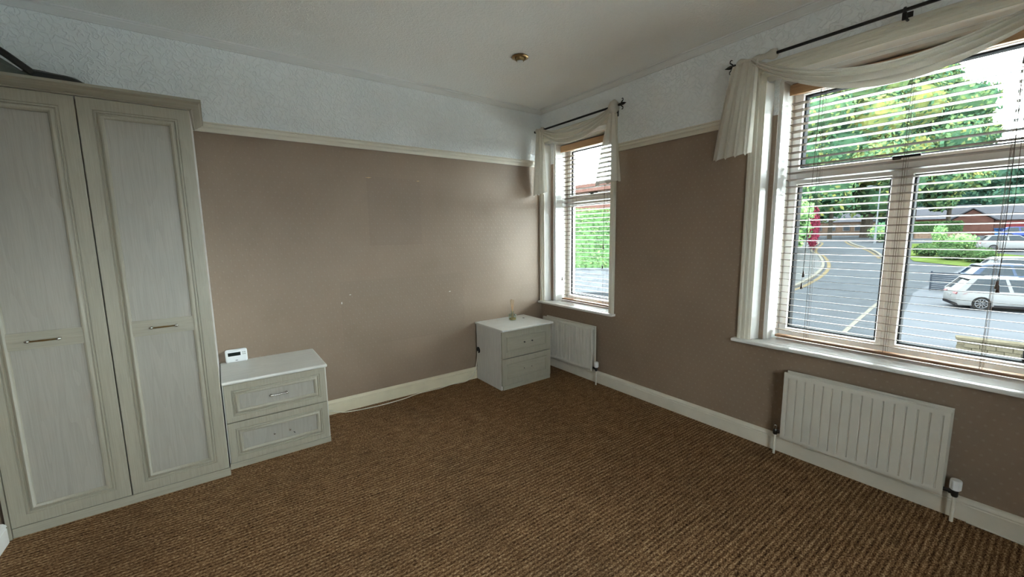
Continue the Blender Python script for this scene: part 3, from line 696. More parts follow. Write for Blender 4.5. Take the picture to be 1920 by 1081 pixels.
# ------------------------------------------------------------------ radiators
def radiator(label, y0, y1, z0, z1, nfl, valves):
    """y0 > y1 (y0 is the end towards the corner)"""
    r = thing('radiator', label, 'radiator', (-0.07, (y0+y1)/2, z0))
    def pressed(xf, name):
        mb = MB(); e = 0.030; yy = [y0, y0-0.004]; hh = [0.008, 0.0]
        st = (y0-y1-2*e)/nfl
        for k in range(nfl+1):
            c = y0-e-st*k; yy += [c+0.0042, c+0.0022, c-0.0022, c-0.0042]; hh += [0, 0.0058, 0.0058, 0]
        yy += [y1+0.004, y1]; hh += [0.0, 0.008]
        za, zc = z0+0.042, z1-0.042
        bot = [(xf+0.011, y, z0) for y in yy]; b1 = [(xf+0.001 if h < 0.006 else xf+h, y, z0+0.006) for y, h in zip(yy, hh)]
        b15 = [(xf-0.002 if h < 0.006 else xf+h, y, z0+0.020) for y, h in zip(yy, hh)]
        b2 = [(xf+(h if h > 0.006 else 0), y, za-0.012) for y, h in zip(yy, hh)]; b3 = [(xf+h, y, za+0.004) for y, h in zip(yy, hh)]
        t3 = [(xf+h, y, zc-0.004) for y, h in zip(yy, hh)]; t2 = [(xf+(h if h > 0.006 else 0), y, zc+0.010) for y, h in zip(yy, hh)]
        t15 = [(xf-0.002 if h < 0.006 else xf+h, y, z1-0.020) for y, h in zip(yy, hh)]
        t1 = [(xf+0.001 if h < 0.006 else xf+h, y, z1-0.006) for y, h in zip(yy, hh)]; top = [(xf+0.011, y, z1) for y in yy]
        mb.loops([bot, b1, b15, b2, b3, t3, t2, t15, t1, top], closed=False)
        mb.box(xf+0.0105, y0, z0, xf+0.014, y1, z1)
        return mb.build(name, 'radiator', r, smooth='auto')
    pressed(-0.108, 'front_panel'); pressed(-0.052, 'rear_panel')
    for yb in (y0-0.03, y1+0.03):
        for zb_ in (z0+0.028, z1-0.028):
            MB().tube([(-0.093, yb, zb_), (-0.045, yb, zb_)], 0.014, 10).build('connector', 'radiator', r, smooth='auto')
    for yb in (y0-0.15, y1+0.15): MB().box(-0.040, yb-0.015, z0+0.05, -0.001, yb+0.015, z1-0.06).build('wall_bracket', 'radiator', r)
    for yv, s, kind in valves:
        xv = -0.072; zv = z0+0.030; ye = y0 if s > 0 else y1
        mb = MB(); mb.lathe([(0.011, -0.024), (0.014, -0.018), (0.014, 0.010), (0.011, 0.016)], (xv, yv, zv), (0, 0, 1), 12)
        mb.tube([(xv, ye-s*0.004, zv), (xv, yv, zv)], 0.010, 10); mb.lathe([(0.014, 0), (0.014, 0.012)], (xv, yv-s*0.022, zv), (0, s, 0), 6)
        v = mb.build('valve', 'steel_dark', r, smooth='auto')
        if kind == 'trv':
            mb = MB(); n = 24; ls = []
            for rr, h in ((0.017, 0.014), (0.0225, 0.020), (0.0235, 0.030), (0.0235, 0.062), (0.021, 0.070), (0.008, 0.071)):
                ls.append([(xv+(rr-(0.0025 if (k % 3 == 0 and 0.025 < h < 0.064) else 0))*math.cos(2*PI*k/n), yv+(rr-(0.0025 if (k % 3 == 0 and 0.025 < h < 0.064) else 0))*math.sin(2*PI*k/n), zv+h) for k in range(n)])
            mb.loops(ls, True, True, True); mb.build('valve_head', 'plastic_white', v)
        else:
            MB().lathe([(0.010, 0.014), (0.0115, 0.018), (0.0115, 0.042), (0.007, 0.047)], (xv, yv, zv), (0, 0, 1), 14).build('valve_cap', 'chrome', v, smooth='auto')
        MB().tube([(xv, yv, zv-0.02), (xv-0.002, yv, 0.0)], 0.0078, 10).build('pipe', 'cable', r, smooth='auto')
    return r
radiator('cream panel radiator in the corner, half hidden behind the white-topped cabinet', -0.150, -0.915, 0.142, 0.603, 15, [(-0.952, -1, 'trv')])
radiator('cream panel radiator below the wide street window', -2.650, -3.428, 0.135, 0.606, 15, [(-2.612, 1, 'lock'), (-3.470, -1, 'trv')])

# ------------------------------------------------------------------ ceiling spot
sp = thing('ceiling_spot', 'round brass eyeball spotlight set in the ceiling', 'light', (-1.058, -1.012, ZC))
MB().lathe([(0.060, 0.0), (0.066, -0.003), (0.066, -0.007), (0.058, -0.012), (0.044, -0.013), (0.040, -0.008)], (-1.058, -1.012, ZC), n=32).build('rim', 'brass', sp, smooth='auto')
MB().lathe([(0.040, -0.006), (0.040, -0.014), (0.036, -0.026), (0.029, -0.034), (0.026, -0.031)], (-1.058, -1.012, ZC), n=28).build('eyeball', 'brass', sp, smooth='auto')
MB().lathe([(0.026, -0.030), (0.024, -0.037), (0.012, -0.041), (0.001, -0.042)], (-1.058, -1.012, ZC), n=20).build('lamp_face', 'plastic_white', sp, smooth='auto')

# ------------------------------------------------------------------ cables and small wall marks
pts = catmull([(-2.56, -0.030, 0.085), (-2.50, -0.034, 0.070), (-2.40, -0.040, 0.030), (-2.30, -0.060, 0.006), (-2.05, -0.095, 0.004), (-1.80, -0.085, 0.004), (-1.62, -0.045, 0.004), (-1.40, -0.050, 0.004), (-1.25, -0.030, 0.005), (-1.10, -0.045, 0.005), (-1.02, -0.035, 0.03), (-0.965, -0.030, 0.085), (-0.948, -0.040, 0.20), (-0.940, -0.055, 0.31)], 8)
tag(MB().tube(pts, 0.0042, 6).build('power_cable', 'cable', smooth=True), 'cream cable lying along the skirting between the two cabinets', 'cable')
pts = catmull([(-0.030, -3.52, 0.004), (-0.034, -3.62, 0.004), (-0.045, -3.75, 0.004), (-0.06, -4.0, 0.004)], 8)
tag(MB().tube(pts, 0.0042, 6).build('power_cable', 'cable', smooth=True), 'cream cable on the carpet beyond the street-window radiator', 'cable')
for i, (x, z, w_, h_) in enumerate(((-2.206, 1.038, 0.016, 0.006), (-2.277, 0.965, 0.008, 0.020), (-1.232, 0.976, 0.020, 0.007))):
    o = MB().prism([(x, -0.0005, z), (x+w_, -0.0005, z+0.002), (x+w_*0.8, -0.0005, z+h_), (x+w_*0.1, -0.0005, z+h_*0.8)], (0, -0.0008, 0)).build('plaster_chip', 'chip', bpy.data.objects['wall_back'])

for x, z, w_ in ((-2.010, 2.062, 0.060), (-1.535, 2.060, 0.035)):
    MB().prism([(x, -0.0004, z), (x+w_*0.5, -0.0004, z-0.006), (x+w_, -0.0004, z+0.002), (x+w_*0.55, -0.0004, z+0.004)], (0, -0.0008, 0)).build('torn_paper', 'reed', bpy.data.objects['wall_back'])

# ------------------------------------------------------------------ outside: street on a rising slope
TX = [-40, 30, 56, 67, 90, 150, 300]; TZ = [-2.45, -2.45, -0.75, -0.35, 0.1, 0.6, 1.0]
def terr(x):
    for i in range(len(TX)-1):
        if x <= TX[i+1]:
            return TZ[i]+(TZ[i+1]-TZ[i])*(max(x, TX[i])-TX[i])/(TX[i+1]-TX[i])
    return TZ[-1]
# outdoor surfaces are kept dark because the overcast sky is very bright
M['asphalt'] = plain('grey_asphalt', (0.0118, 0.0128, 0.0140), 0.95, var=0.12, scale=1.5, spec=0.0)
M['pavement'] = plain('pale_paving', (0.0170, 0.0175, 0.0175), 0.95, var=0.1, scale=2, spec=0.0)
M['drive'] = plain('pale_concrete_drive', (0.0185, 0.0195, 0.0215), 0.9, var=0.06, scale=1, spec=0.0)
M['kerb'] = plain('stone_kerb', (0.027, 0.025, 0.021), 0.9, spec=0.0)
M['pale_stone'] = plain('pale_walling_stone', (0.040, 0.042, 0.045), 0.95, var=0.15, scale=2, spec=0.0)
M['yellow'] = plain('faded_yellow_paint', (0.0240, 0.0190, 0.0115), 0.8, spec=0.0)
M['lawn'] = plain('mown_lawn', (0.0135, 0.0190, 0.0050), 1.0, var=0.25, scale=0.8, spec=0.0)
M['brick'] = plain('red_brick', (0.0215, 0.0105, 0.0085), 0.95, var=0.2, scale=3, spec=0.0)
M['brick_pale'] = plain('buff_brick', (0.028, 0.019, 0.014), 0.95, var=0.2, scale=3, spec=0.0)
M['rooftile'] = plain('grey_roof_tiles', (0.0145, 0.0145, 0.0165), 0.9, var=0.1, scale=2, spec=0.0)
M['redroof'] = plain('red_brown_roof_tiles', (0.0210, 0.0110, 0.0090), 0.9, var=0.15, scale=2, spec=0.0)
M['reddoor'] = plain('red_garage_paint', (0.0300, 0.0070, 0.0075), 0.6, var=0.05, spec=0.0)
M['housewhite'] = plain('white_window_paint', (0.038, 0.038, 0.038), 0.6, spec=0.0)
M['fence'] = plain('slate_fence_board', (0.0080, 0.0095, 0.0120), 0.8, spec=0.0)
M['stone'] = plain('sandstone', (0.0215, 0.0185, 0.0130), 0.95, var=0.25, scale=8, spec=0.0)
M['bark'] = plain('bark', (0.009, 0.0075, 0.006), 0.95, var=0.3, scale=4, spec=0.0)
M['lamp_grey'] = plain('galvanised_grey', (0.027, 0.029, 0.031), 0.6, spec=0.0)
M['bin_blue'] = plain('blue_plastic', (0.005, 0.016, 0.040), 0.5, spec=0.0)
M['tyre'] = plain('tyre_rubber', (0.003, 0.003, 0.003), 0.9, spec=0.0)
M['alloy'] = plain('alloy_wheel', (0.028, 0.028, 0.030), 0.5, spec=0.03)
M['carglass'] = plain('dark_car_glass', (0.0055, 0.0070, 0.0085), 0.25, spec=0.03)
M['taillight'] = plain('red_tail_light', (0.030, 0.003, 0.004), 0.4, spec=0.03)
M['car_white'] = plain('white_car_paint', (0.034, 0.034, 0.0345), 0.4, var=0.01, spec=0.04)
M['car_navy'] = plain('navy_car_paint', (0.0055, 0.0095, 0.018), 0.35, var=0.01, spec=0.05)
M['car_silver'] = plain('silver_car_paint', (0.022, 0.023, 0.025), 0.4, var=0.01, spec=0.05)
M['car_blue'] = plain('bright_blue_car_paint', (0.0045, 0.009, 0.036), 0.35, var=0.01, spec=0.05)
M['trim_black'] = plain('black_car_trim', (0.003, 0.003, 0.0035), 0.6, spec=0.0)
M['leaf_a'] = leaf_material('summer_leaves', [(0.0108, 0.0261, 0.0159), (0.0210, 0.0440, 0.0235), (0.0433, 0.0675, 0.0281), (0.0842, 0.0816, 0.0241)])
M['leaf_b'] = leaf_material('dark_leaves', [(0.0052, 0.0127, 0.0102), (0.0097, 0.0220, 0.0158), (0.0174, 0.0326, 0.0188)])
M['leaf_c'] = leaf_material('bright_hedge_leaves', [(0.0219, 0.0465, 0.0205), (0.0469, 0.0848, 0.0323), (0.0875, 0.1163, 0.0440)])
M['leaf_d'] = leaf_material('clipped_leaves', [(0.0064, 0.0136, 0.0064), (0.0132, 0.0247, 0.0093), (0.0213, 0.0323, 0.0127)])
M['leaf_red'] = leaf_material('crimson_leaves', [(0.0369, 0.0053, 0.0105), (0.0632, 0.0074, 0.0158), (0.0790, 0.0158, 0.0237)])

mb = MB(); xs_ = [-80, 12, 20, 30, 36, 42, 48, 56, 61, 67, 78, 90, 120, 150, 220, 300]
mb.loops([[(x, -150, terr(x)) for x in xs_], [(x, 160, terr(x)) for x in xs_]], closed=False)
tag(mb.build('street_ground', 'asphalt'), 'grey asphalt street rising away from the house', 'street', kind='structure')
def drape(poly, lift, name, m, label, cat, kind='structure', thick=0.0):
    """flat patch draped over the slope: poly = world xy outline, sliced along x"""
    import bmesh
    bm = bmesh.new(); f = bm.faces.new([bm.verts.new((x, y, 0)) for x, y in poly])
    for xc in TX[1:-1]:
        bmesh.ops.bisect_plane(bm, geom=bm.verts[:]+bm.edges[:]+bm.faces[:], plane_co=(xc, 0, 0), plane_no=(1, 0, 0))
    for v in bm.verts: v.co.z = terr(v.co.x)+lift
    if lift > 0.05:
        r_ = bmesh.ops.extrude_face_region(bm, geom=bm.faces[:])
        for v in [g for g in r_['geom'] if isinstance(g, bmesh.types.BMVert)]: v.co.z -= lift+0.05
    bmesh.ops.recalc_face_normals(bm, faces=bm.faces)
    me = bpy.data.meshes.new(name); bm.to_mesh(me); bm.free()
    return tag(obj(name, me, m), label, cat, kind=kind)
def ribbon(pts, wd, lift, h):
    mb = MB(); P = catmull([(x, y, 0) for x, y in pts], 6); a = []; b = []; c = []; d = []
    for i, p in enumerate(P):
        t = (P[min(i+1, len(P)-1)]-P[max(i-1, 0)]).normalized(); n = Vector((-t.y, t.x, 0))*wd/2
        z = terr(p.x)+lift
        a.append((p.x+n.x, p.y+n.y, z)); b.append((p.x-n.x, p.y-n.y, z)); c.append((p.x+n.x, p.y+n.y, z+h)); d.append((p.x-n.x, p.y-n.y, z+h))
    mb.loops([a, c, d, b], closed=False); return mb
KL = [(20, 7.2), (29.8, 7.76), (36.0, 8.41), (41.9, 9.75), (48.8, 12.26), (53.8, 14.6), (68.2, 18.4), (74, 22)]
drape(KL + [(74, 60), (20, 60)], 0.10, 'pavement', 'pavement', 'pale pavement along the hedge side of the street', 'pavement')
tag(ribbon(KL, 0.22, 0.0, 0.13).build('kerb', 'kerb'), 'pale stone kerb curving along the hedge side', 'kerb', kind='structure')
tag(ribbon([(x, y-0.45) for x, y in KL], 0.26, 0.005, 0.008).build('road_marking', 'yellow'), 'faded yellow line beside the curving kerb', 'road marking', kind='structure')
KR = [(46.5, 5.0), (48.2, 6.78), (54.1, 8.9), (65.1, 13.6), (74.2, 16.5)]
tag(ribbon(KR, 0.22, 0.0, 0.12).build('kerb', 'kerb'), 'pale kerb at the lawn side of the far bend', 'kerb', kind='structure')
tag(ribbon([(x, y+0.4) for x, y in KR[1:]], 0.26, 0.005, 0.008).build('road_marking', 'yellow'), 'faded yellow line at the far bend', 'road marking', kind='structure')
tag(ribbon([(15.0, 1.05), (16.9, 1.34), (21.5, 1.85), (26.6, 2.38), (31, 2.6)], 0.16, 0.004, 0.008).build('road_marking', 'kerb'), 'pale dropped kerb line across the drive mouth', 'road marking', kind='structure')
drape([(9, -1.4), (16.4, -0.35), (21.1, 0.5), (31.1, 1.85), (44.6, 1.2), (50.5, -3.5), (48, -14), (9, -14)], 0.02, 'parking_drive', 'drive', 'pale concrete parking area with the parked cars', 'drive')
drape([(44.6, 1.1), (46.9, 4.6), (51.7, 6.1), (57.1, 7.1), (66, 9.0), (72, 5.0), (60, 1.8), (56.4, 2.2), (52.2, -2.2), (47, -2.0)], 0.04, 'lawn', 'lawn', 'green lawn beyond the parking area', 'lawn')

M['bounce_flags'] = plain('pale_bounce_flags', (0.35, 0.347, 0.338), 0.9, var=0.08, scale=1.5, spec=0.0)  # unseen pale ground, added to bounce daylight up to the ceiling
drape([(XO+0.03, 14), (12.5, 14), (14.5, -1.0), (14.5, -30), (-20, -30), (-20, YF-0.4), (XO+0.03, YF-0.4)], 0.03, 'bounce_forecourt', 'bounce_flags', 'unseen pale paving added below the windows to bounce daylight up', 'bounce_forecourt')
# leafy things
def leaves(mb, c, r, n, size, seed):
    rnd = random.Random(seed)
    for _ in range(n):
        while True:
            d = Vector((rnd.uniform(-1, 1), rnd.uniform(-1, 1), rnd.uniform(-1, 1)))
            if 0.1 < d.length < 1: break
        d.normalize(); k = rnd.uniform(0.82, 1.06)
        p = Vector((c[0]+d.x*r[0]*k, c[1]+d.y*r[1]*k, c[2]+d.z*r[2]*k))
        a = Vector((rnd.uniform(-1, 1), rnd.uniform(-1, 1), rnd.uniform(-1, 1))); a = (a-d*a.dot(d)*0.5).normalized()
        b = a.cross(d+Vector((rnd.uniform(-.5, .5), rnd.uniform(-.5, .5), rnd.uniform(-.5, .5)))).normalized(); s = size*rnd.uniform(0.6, 1.3)
        mb.add([p-a*s, p-b*s*0.55, p+a*s, p+b*s*0.55], [(0, 1, 2, 3)])
def crown_mesh(name, blobs, n, size, seed, smooth=False):
    mb = MB()
    for i, (c, r) in enumerate(blobs):
        mb.sphere(c, 1.0, 8, 6, (r[0]*0.84, r[1]*0.84, r[2]*0.84)); leaves(mb, c, r, n, size, seed*91+i)
    me = bpy.data.meshes.new(name); me.from_pydata(mb.v, [], mb.f); me.update(); return me
def tree(label, x, y, h, rx, leaf, seed, n=620, size=0.42, low=0.24, name='tree', group=None, trunk=0.35):
    z = terr(x); r = thing(name, label, 'tree', (x, y, z), group)
    rnd = random.Random(seed); blobs = []
    for k in range(11):
        t = k/10; zz = z+h*(low+(0.90-low)*t); q = math.sin(PI*(0.22+0.70*t))*rx*0.72
        a = rnd.uniform(0, 2*PI); b = rx*rnd.uniform(0.42, 0.60)
        blobs.append(((x+q*math.cos(a)*rnd.uniform(.3, 1), y+q*math.sin(a)*rnd.uniform(.5, 1.1), zz), (b, b, b*0.85)))
    for s in (-1, 1):
        for q in (0.18, 0.42): blobs.append(((x+1.5, y+s*rx*0.5, z+h*(low+q)), (rx*0.5, rx*0.52, rx*0.48)))
    blobs.append(((x+2.0, y, z+h*(low+0.3)), (rx*0.6, rx*0.7, h*0.22)))
    obj('crown', crown_mesh('crown', blobs, n, size, seed), leaf, r)
    MB().tube([(x, y, z-0.1), (x+0.1, y, z+h*0.25), (x, y+0.2, z+h*0.7)], [trunk, trunk*0.7, trunk*0.3], 8).build('trunk', 'bark', r)
    return r
G = 'big trees beyond the bend'
tree('broad green tree filling the view above the end of the road', 83, 21.5, 29, 8.5, 'leaf_a', 1, group=G)
tree('tallest tree with a thick trunk at the bend of the road', 90, 18.3, 33, 8.5, 'leaf_a', 2, group=G, trunk=0.9, low=0.22)
tree('yellow-green tree behind the lawn and low brick wall', 97, 13.6, 30, 7.5, 'leaf_a', 3, group=G)
tree('shorter tree at the edge of the open sky', 99, 9.6, 25, 4.6, 'leaf_a', 4, group=G)
tree('dark rounded tree behind the brick garage, nearest the open sky', 138, 5.0, 16, 7.5, 'leaf_b', 5, group=G)
tree('dark tree behind the grey garage roof', 140, -3.0, 13, 7.0, 'leaf_b', 6, group=G)
tree('dark low tree behind the road end', 128, 33.0, 15, 7.5, 'leaf_b', 7, group=G, low=0.15)
tree('dark low tree behind the lamp post', 138, 25.0, 14, 7.0, 'leaf_b', 8, group=G, low=0.15)
tree('dark low tree left of the brick garage', 141, 14.5, 15, 7.0, 'leaf_b', 9, group=G, low=0.15)
tree('bright green bushy tree overhanging the pavement', 50.0, 17.2, 9.0, 3.2, 'leaf_c', 10, n=260, size=0.3, low=0.12)
def shrub(name, label, cat, x, y, r, leaf, seed, n=500, size=0.1, group=None):
    z = terr(x); o = obj(name, crown_mesh(name, [((x, y, z+r[2]*0.95), r)], n, size, seed), leaf)
    return tag(o, label, cat, group)
shrub('ornamental_shrub', 'tall thin crimson shrub beside the pavement', 'shrub', 55.0, 14.9, (0.7, 0.55, 2.6), 'leaf_red', 21, 500, 0.2)
for i, (x, y, s, lb) in enumerate(((51.3, 4.5, 0.95, 'clipped round bush at the road corner of the lawn'), (48.9, 2.53, 0.95, 'clipped round bush in the middle of the lawn'), (47.6, 0.85, 1.0, 'clipped round bush beside the silver car'), (58.5, 4.2, 0.6, 'small round bush behind the other clipped bushes'))):
    shrub('round_bush', lb, 'bush', x, y, (s, s, s*0.66), 'leaf_d', 30+i, 700, 0.10, 'clipped bushes on the lawn')
shrub('conifer', 'small bright upright conifer on the lawn', 'shrub', 62.8, 5.4, (0.6, 0.6, 1.35), 'leaf_c', 40, 600, 0.14)
shrub('flowering_bush', 'loose pale green bush beside the conifer', 'bush', 60.5, 3.4, (1.3, 1.3, 0.8), 'leaf_c', 41, 500, 0.14)
shrub('verge_bush', 'dark bush at the foot of the lamp post', 'bush', 72, 11.6, (2.6, 2.2, 1.4), 'leaf_a', 42, 700, 0.18)
def hedge(label, cat, p0, p1, w_, z0, h, leaf, seed, n):
    rnd = random.Random(seed); a = Vector(p0); b = Vector(p1); d = b-a; ln = d.length; u = d/ln; nrm = Vector((-u.y, u.x)); mb = MB()
    m_ = max(6, int(ln/0.6)); ls = []
    prof = [(-w_/2, 0), (-w_/2*1.03, h*0.5), (-w_/2*0.9, h*0.93), (0, h), (w_/2*0.9, h*0.93), (w_/2*1.03, h*0.5), (w_/2, 0)]
    for i in range(m_+1):
        p = a+d*(i/m_); ls.append([(p.x+nrm.x*q*rnd.uniform(.92, 1.02), p.y+nrm.y*q*rnd.uniform(.92, 1.02), z0(p.x)+hh*rnd.uniform(.95, 1.0)) for q, hh in prof])
    mb.loops(ls, True, True, True)
    for _ in range(n):
        t = rnd.random(); p = a+d*t; k = rnd.choice((0, 0, 1, 2))
        if k == 0: q, hh = -w_/2*1.03, rnd.uniform(0, h)
        elif k == 1: q, hh = rnd.uniform(-w_/2, w_/2), h
        else: q, hh = w_/2*1.03, rnd.uniform(0, h)
        c = Vector((p.x+nrm.x*q, p.y+nrm.y*q, z0(p.x)+hh)); e = Vector((rnd.uniform(-1, 1), rnd.uniform(-1, 1), rnd.uniform(-1, 1))).normalized(); g = e.orthogonal().normalized(); s = rnd.uniform(0.06, 0.15)
        mb.add([c-e*s, c-g*s*.6, c+e*s, c+g*s*.6], [(0, 1, 2, 3)])
    me = bpy.data.meshes.new('hedge'); me.from_pydata(mb.v, [], mb.f); me.update()
    return tag(obj('hedge', me, leaf), label, cat)
hedge('long clipped hedge on top of the low brick wall', 'hedge', (88, 13.5), (92, 7.3), 1.6, lambda x: terr(x)+0.9, 1.6, 'leaf_d', 51, 2500)
hedge('tall bright hedge above the stone wall, seen through the corner window', 'hedge', (13.0, 21.0), (25.5, 8.8), 1.4, lambda x: -0.85, 4.0, 'leaf_c', 52, 9000)
hedge('low leafy hedge along the pavement', 'hedge', (33, 11.2), (47, 14.5), 1.5, terr, 1.7, 'leaf_c', 53, 3000)

def brick_wall(name, label, p0, p1, h, th_, base, m, course, blen):
    """coursed wall: every block its own piece"""
    a = Vector(p0); b = Vector(p1); d = b-a; ln = d.length; ang = math.atan2(d.y, d.x)
    r = thing(name, label, 'wall', (p0[0], p0[1], base))
    r.rotation_euler = (0, 0, ang)
    nc = int(h/course); nb = int(ln/blen); rnd = random.Random(3)
    me0 = MB().box(0.01, -th_/2, 0.01, blen-0.01, th_/2, course-0.01).mesh('stone')
    def put(nm, me, x, z, yj=0):
        o = bpy.data.objects.new(nm, me); C.objects.link(o); o.parent = r; o.location = (x, yj, z)
        if not me.materials: me.materials.append(M[m])
    core = MB().box(0.02, -th_/2+0.03, 0, ln-0.02, th_/2-0.03, h-0.02).mesh('mortar_core'); put('mortar_core', core, 0, 0)
    for c in range(nc):
        off = (blen/2 if c % 2 else 0)
        for k in range(nb):
            if k*blen+off+blen > ln+0.01: continue
            put('stone', me0, k*blen+off, c*course, rnd.uniform(-0.012, 0.012))
    cap = MB().box(-0.03, -th_/2-0.05, h-0.02, ln+0.03, th_/2+0.05, h+0.05).mesh('coping'); put('coping', cap, 0, 0)
    return r
brick_wall('brick_wall', 'low buff brick wall under the long hedge', (85.0, 11.2), (88.8, 7.0), 0.95, 0.3, terr(86.5)-0.05, 'brick_pale', 0.32, 0.9)
brick_wall('stone_wall', 'grey stone retaining wall below the tall hedge', (12.6, 20.2), (24.8, 8.2), 1.6, 0.4, -2.45, 'pale_stone', 0.40, 1.2)
brick_wall('garden_wall', 'low sandstone wall at the edge of the drive below the street window', (16.5, -1.70), (16.9, -4.4), 0.40, 0.32, -2.45, 'stone', 0.135, 0.34)

# slatted screen beside the parked cars
fr = thing('slatted_fence', 'dark horizontal slat screen behind the white car', 'fence', (32.5, 0.0, terr(32.5)))
fz = terr(32.5)
me = MB().box(-0.015, -1.15, 0, 0.015, 1.15, 0.085).mesh('slat')
for k in range(10): obj('slat', me, 'fence', fr, loc=(32.55, 0.20, fz+0.06+0.112*k))
for y in (1.36, 0.2, -0.95): MB().box(32.57, y-0.04, fz-0.1, 32.65, y+0.04, fz+1.22).build('post', 'fence', fr)

# lamp post
lp = thing('lamp_post', 'tall grey street lamp at the bend', 'lamp post', (66.5, 11.75, terr(66.5)))
lx, ly, lz = 66.5, 11.75, terr(66.5)
MB().tube([(lx, ly, lz), (lx, ly, lz+1.2), (lx, ly, lz+1.25), (lx, ly, lz+7.2)], [0.13, 0.13, 0.09, 0.06], 8).build('pole', 'lamp_grey', lp, smooth='auto')
MB().tube([(lx, ly, lz+7.2), (lx-0.1, ly+0.3, lz+7.35), (lx-0.2, ly+0.7, lz+7.4)], 0.05, 6).build('arm', 'lamp_grey', lp)
MB().sphere((lx-0.25, ly+0.95, lz+7.40), 0.35, 10, 6, (0.5, 1.0, 0.3)).build('lantern', 'lamp_grey', lp, smooth=True)

# houses
def bungalow(label, x, y0, y1, base, eave, ridge, m, roof, gable, garage=None, depth=9.0):
    """front wall faces -x (towards the viewer); y0 > y1; gable=(ya,yb) adds a front gable"""
    r = thing('house', label, 'house', (x, (y0+y1)/2, base))
    MB().box(x, y0, base-0.3, x+depth, y1, eave).build('walls', m, r)
    mb = MB(); xm = x+depth/2; o = 0.35
    mb.add([(x-o, y0+o, eave-0.1), (x-o, y1-o, eave-0.1), (xm, y1-o, ridge), (xm, y0+o, ridge), (x+depth+o, y0+o, eave-0.1), (x+depth+o, y1-o, eave-0.1)], [(0, 1, 2, 3), (3, 2, 5, 4), (0, 3, 4), (1, 5, 2)])
    mb.build('roof', roof, r)
    if gable:
        ya, yb = gable; ym = (ya+yb)/2; gz = eave+(ya-yb)*0.36; gx = x-1.2
        MB().prism([(gx, ya, base-0.3), (gx, yb, base-0.3), (gx, yb, eave), (gx, ym, gz), (gx, ya, eave)], (3.5, 0, 0)).build('gable', m, r)
        mb = MB(); mb.prism([(gx-0.3, ya+0.4, eave-0.15), (gx-0.3, ym, gz+0.12), (gx-0.3, ym, gz+0.30), (gx-0.3, ya+0.5, eave+0.0)], (5.0, 0, 0)); mb.prism([(gx-0.3, yb-0.4, eave-0.15), (gx-0.3, ym, gz+0.12), (gx-0.3, ym, gz+0.30), (gx-0.3, yb-0.5, eave+0.0)], (5.0, 0, 0))
        mb.build('gable_roof', roof, r)
    if garage:
        ya, yb, z1 = garage
        g = MB().box(x-0.08, ya, base, x+0.02, yb, z1).build('garage_door', 'reddoor', r)
        for k in range(1, 5): MB().box(x-0.10, ya, base+(z1-base)*k/5-0.02, x-0.08, yb, base+(z1-base)*k/5+0.02).build('door_rib', 'reddoor', g)
    return r
b1 = terr(104)
bungalow('red brick bungalow with grey roof and red garage door', 104, 10.2, -6.0, b1, b1+2.7, b1+5.2, 'brick', 'rooftile', (9.6, 4.8), (3.6, -2.2, b1+2.3))
b2 = terr(122)
bungalow('grey-roofed house half hidden behind the bungalow', 122, 18.0, 9.0, b2, b2+3.2, b2+6.0, 'brick', 'rooftile', None)
hs = bungalow('red-roofed house beyond the tall hedge, seen through the corner window', 27.0, 40.0, 18.0, -2.0, 3.6, 7.2, 'brick', 'redroof', None)
for ya in (36.5, 31.5, 26.5, 22.0):
    f_ = MB().box(26.94, ya, 1.2, 27.02, ya-1.8, 2.6).build('window', 'housewhite', hs)
    MB().box(26.91, ya-0.12, 1.32, 26.95, ya-1.68, 2.48).build('window_pane', 'carglass', f_)
b3 = terr(108)
h3 = bungalow('distant pale house glimpsed between trunks at the road end', 108, 33.0, 23.0, b3, b3+3.0, b3+5.0, 'brick_pale', 'rooftile', None)
for ya in (31.5, 29.0, 26.5, 24.5):
    f_ = MB().box(107.9, ya, b3+1.0, 108.02, ya-1.2, b3+2.3).build('window', 'housewhite', h3)
    MB().box(107.86, ya-0.1, b3+1.1, 107.92, ya-1.1, b3+2.2).build('window_pane', 'carglass', f_)
bn = thing('wheelie_bin', 'blue wheeled bin beside the brick gable', 'bin', (101, 3.9, terr(101)))
MB().loops([[(101-a, 3.9-a, terr(101)+z) for a in (0,)]*1 + [(101+a, 3.9-a, terr(101)+z) for a in (s,)] + [(101+s, 3.9+s, terr(101)+z), (101-s, 3.9+s, terr(101)+z)] for s, z in ((0.40, 0.05), (0.52, 1.1))], True, True, True).build('body', 'bin_blue', bn)
MB().box(100.4, 3.3, terr(101)+1.1, 101.6, 4.5, terr(101)+1.22).build('lid', 'bin_blue', bn)

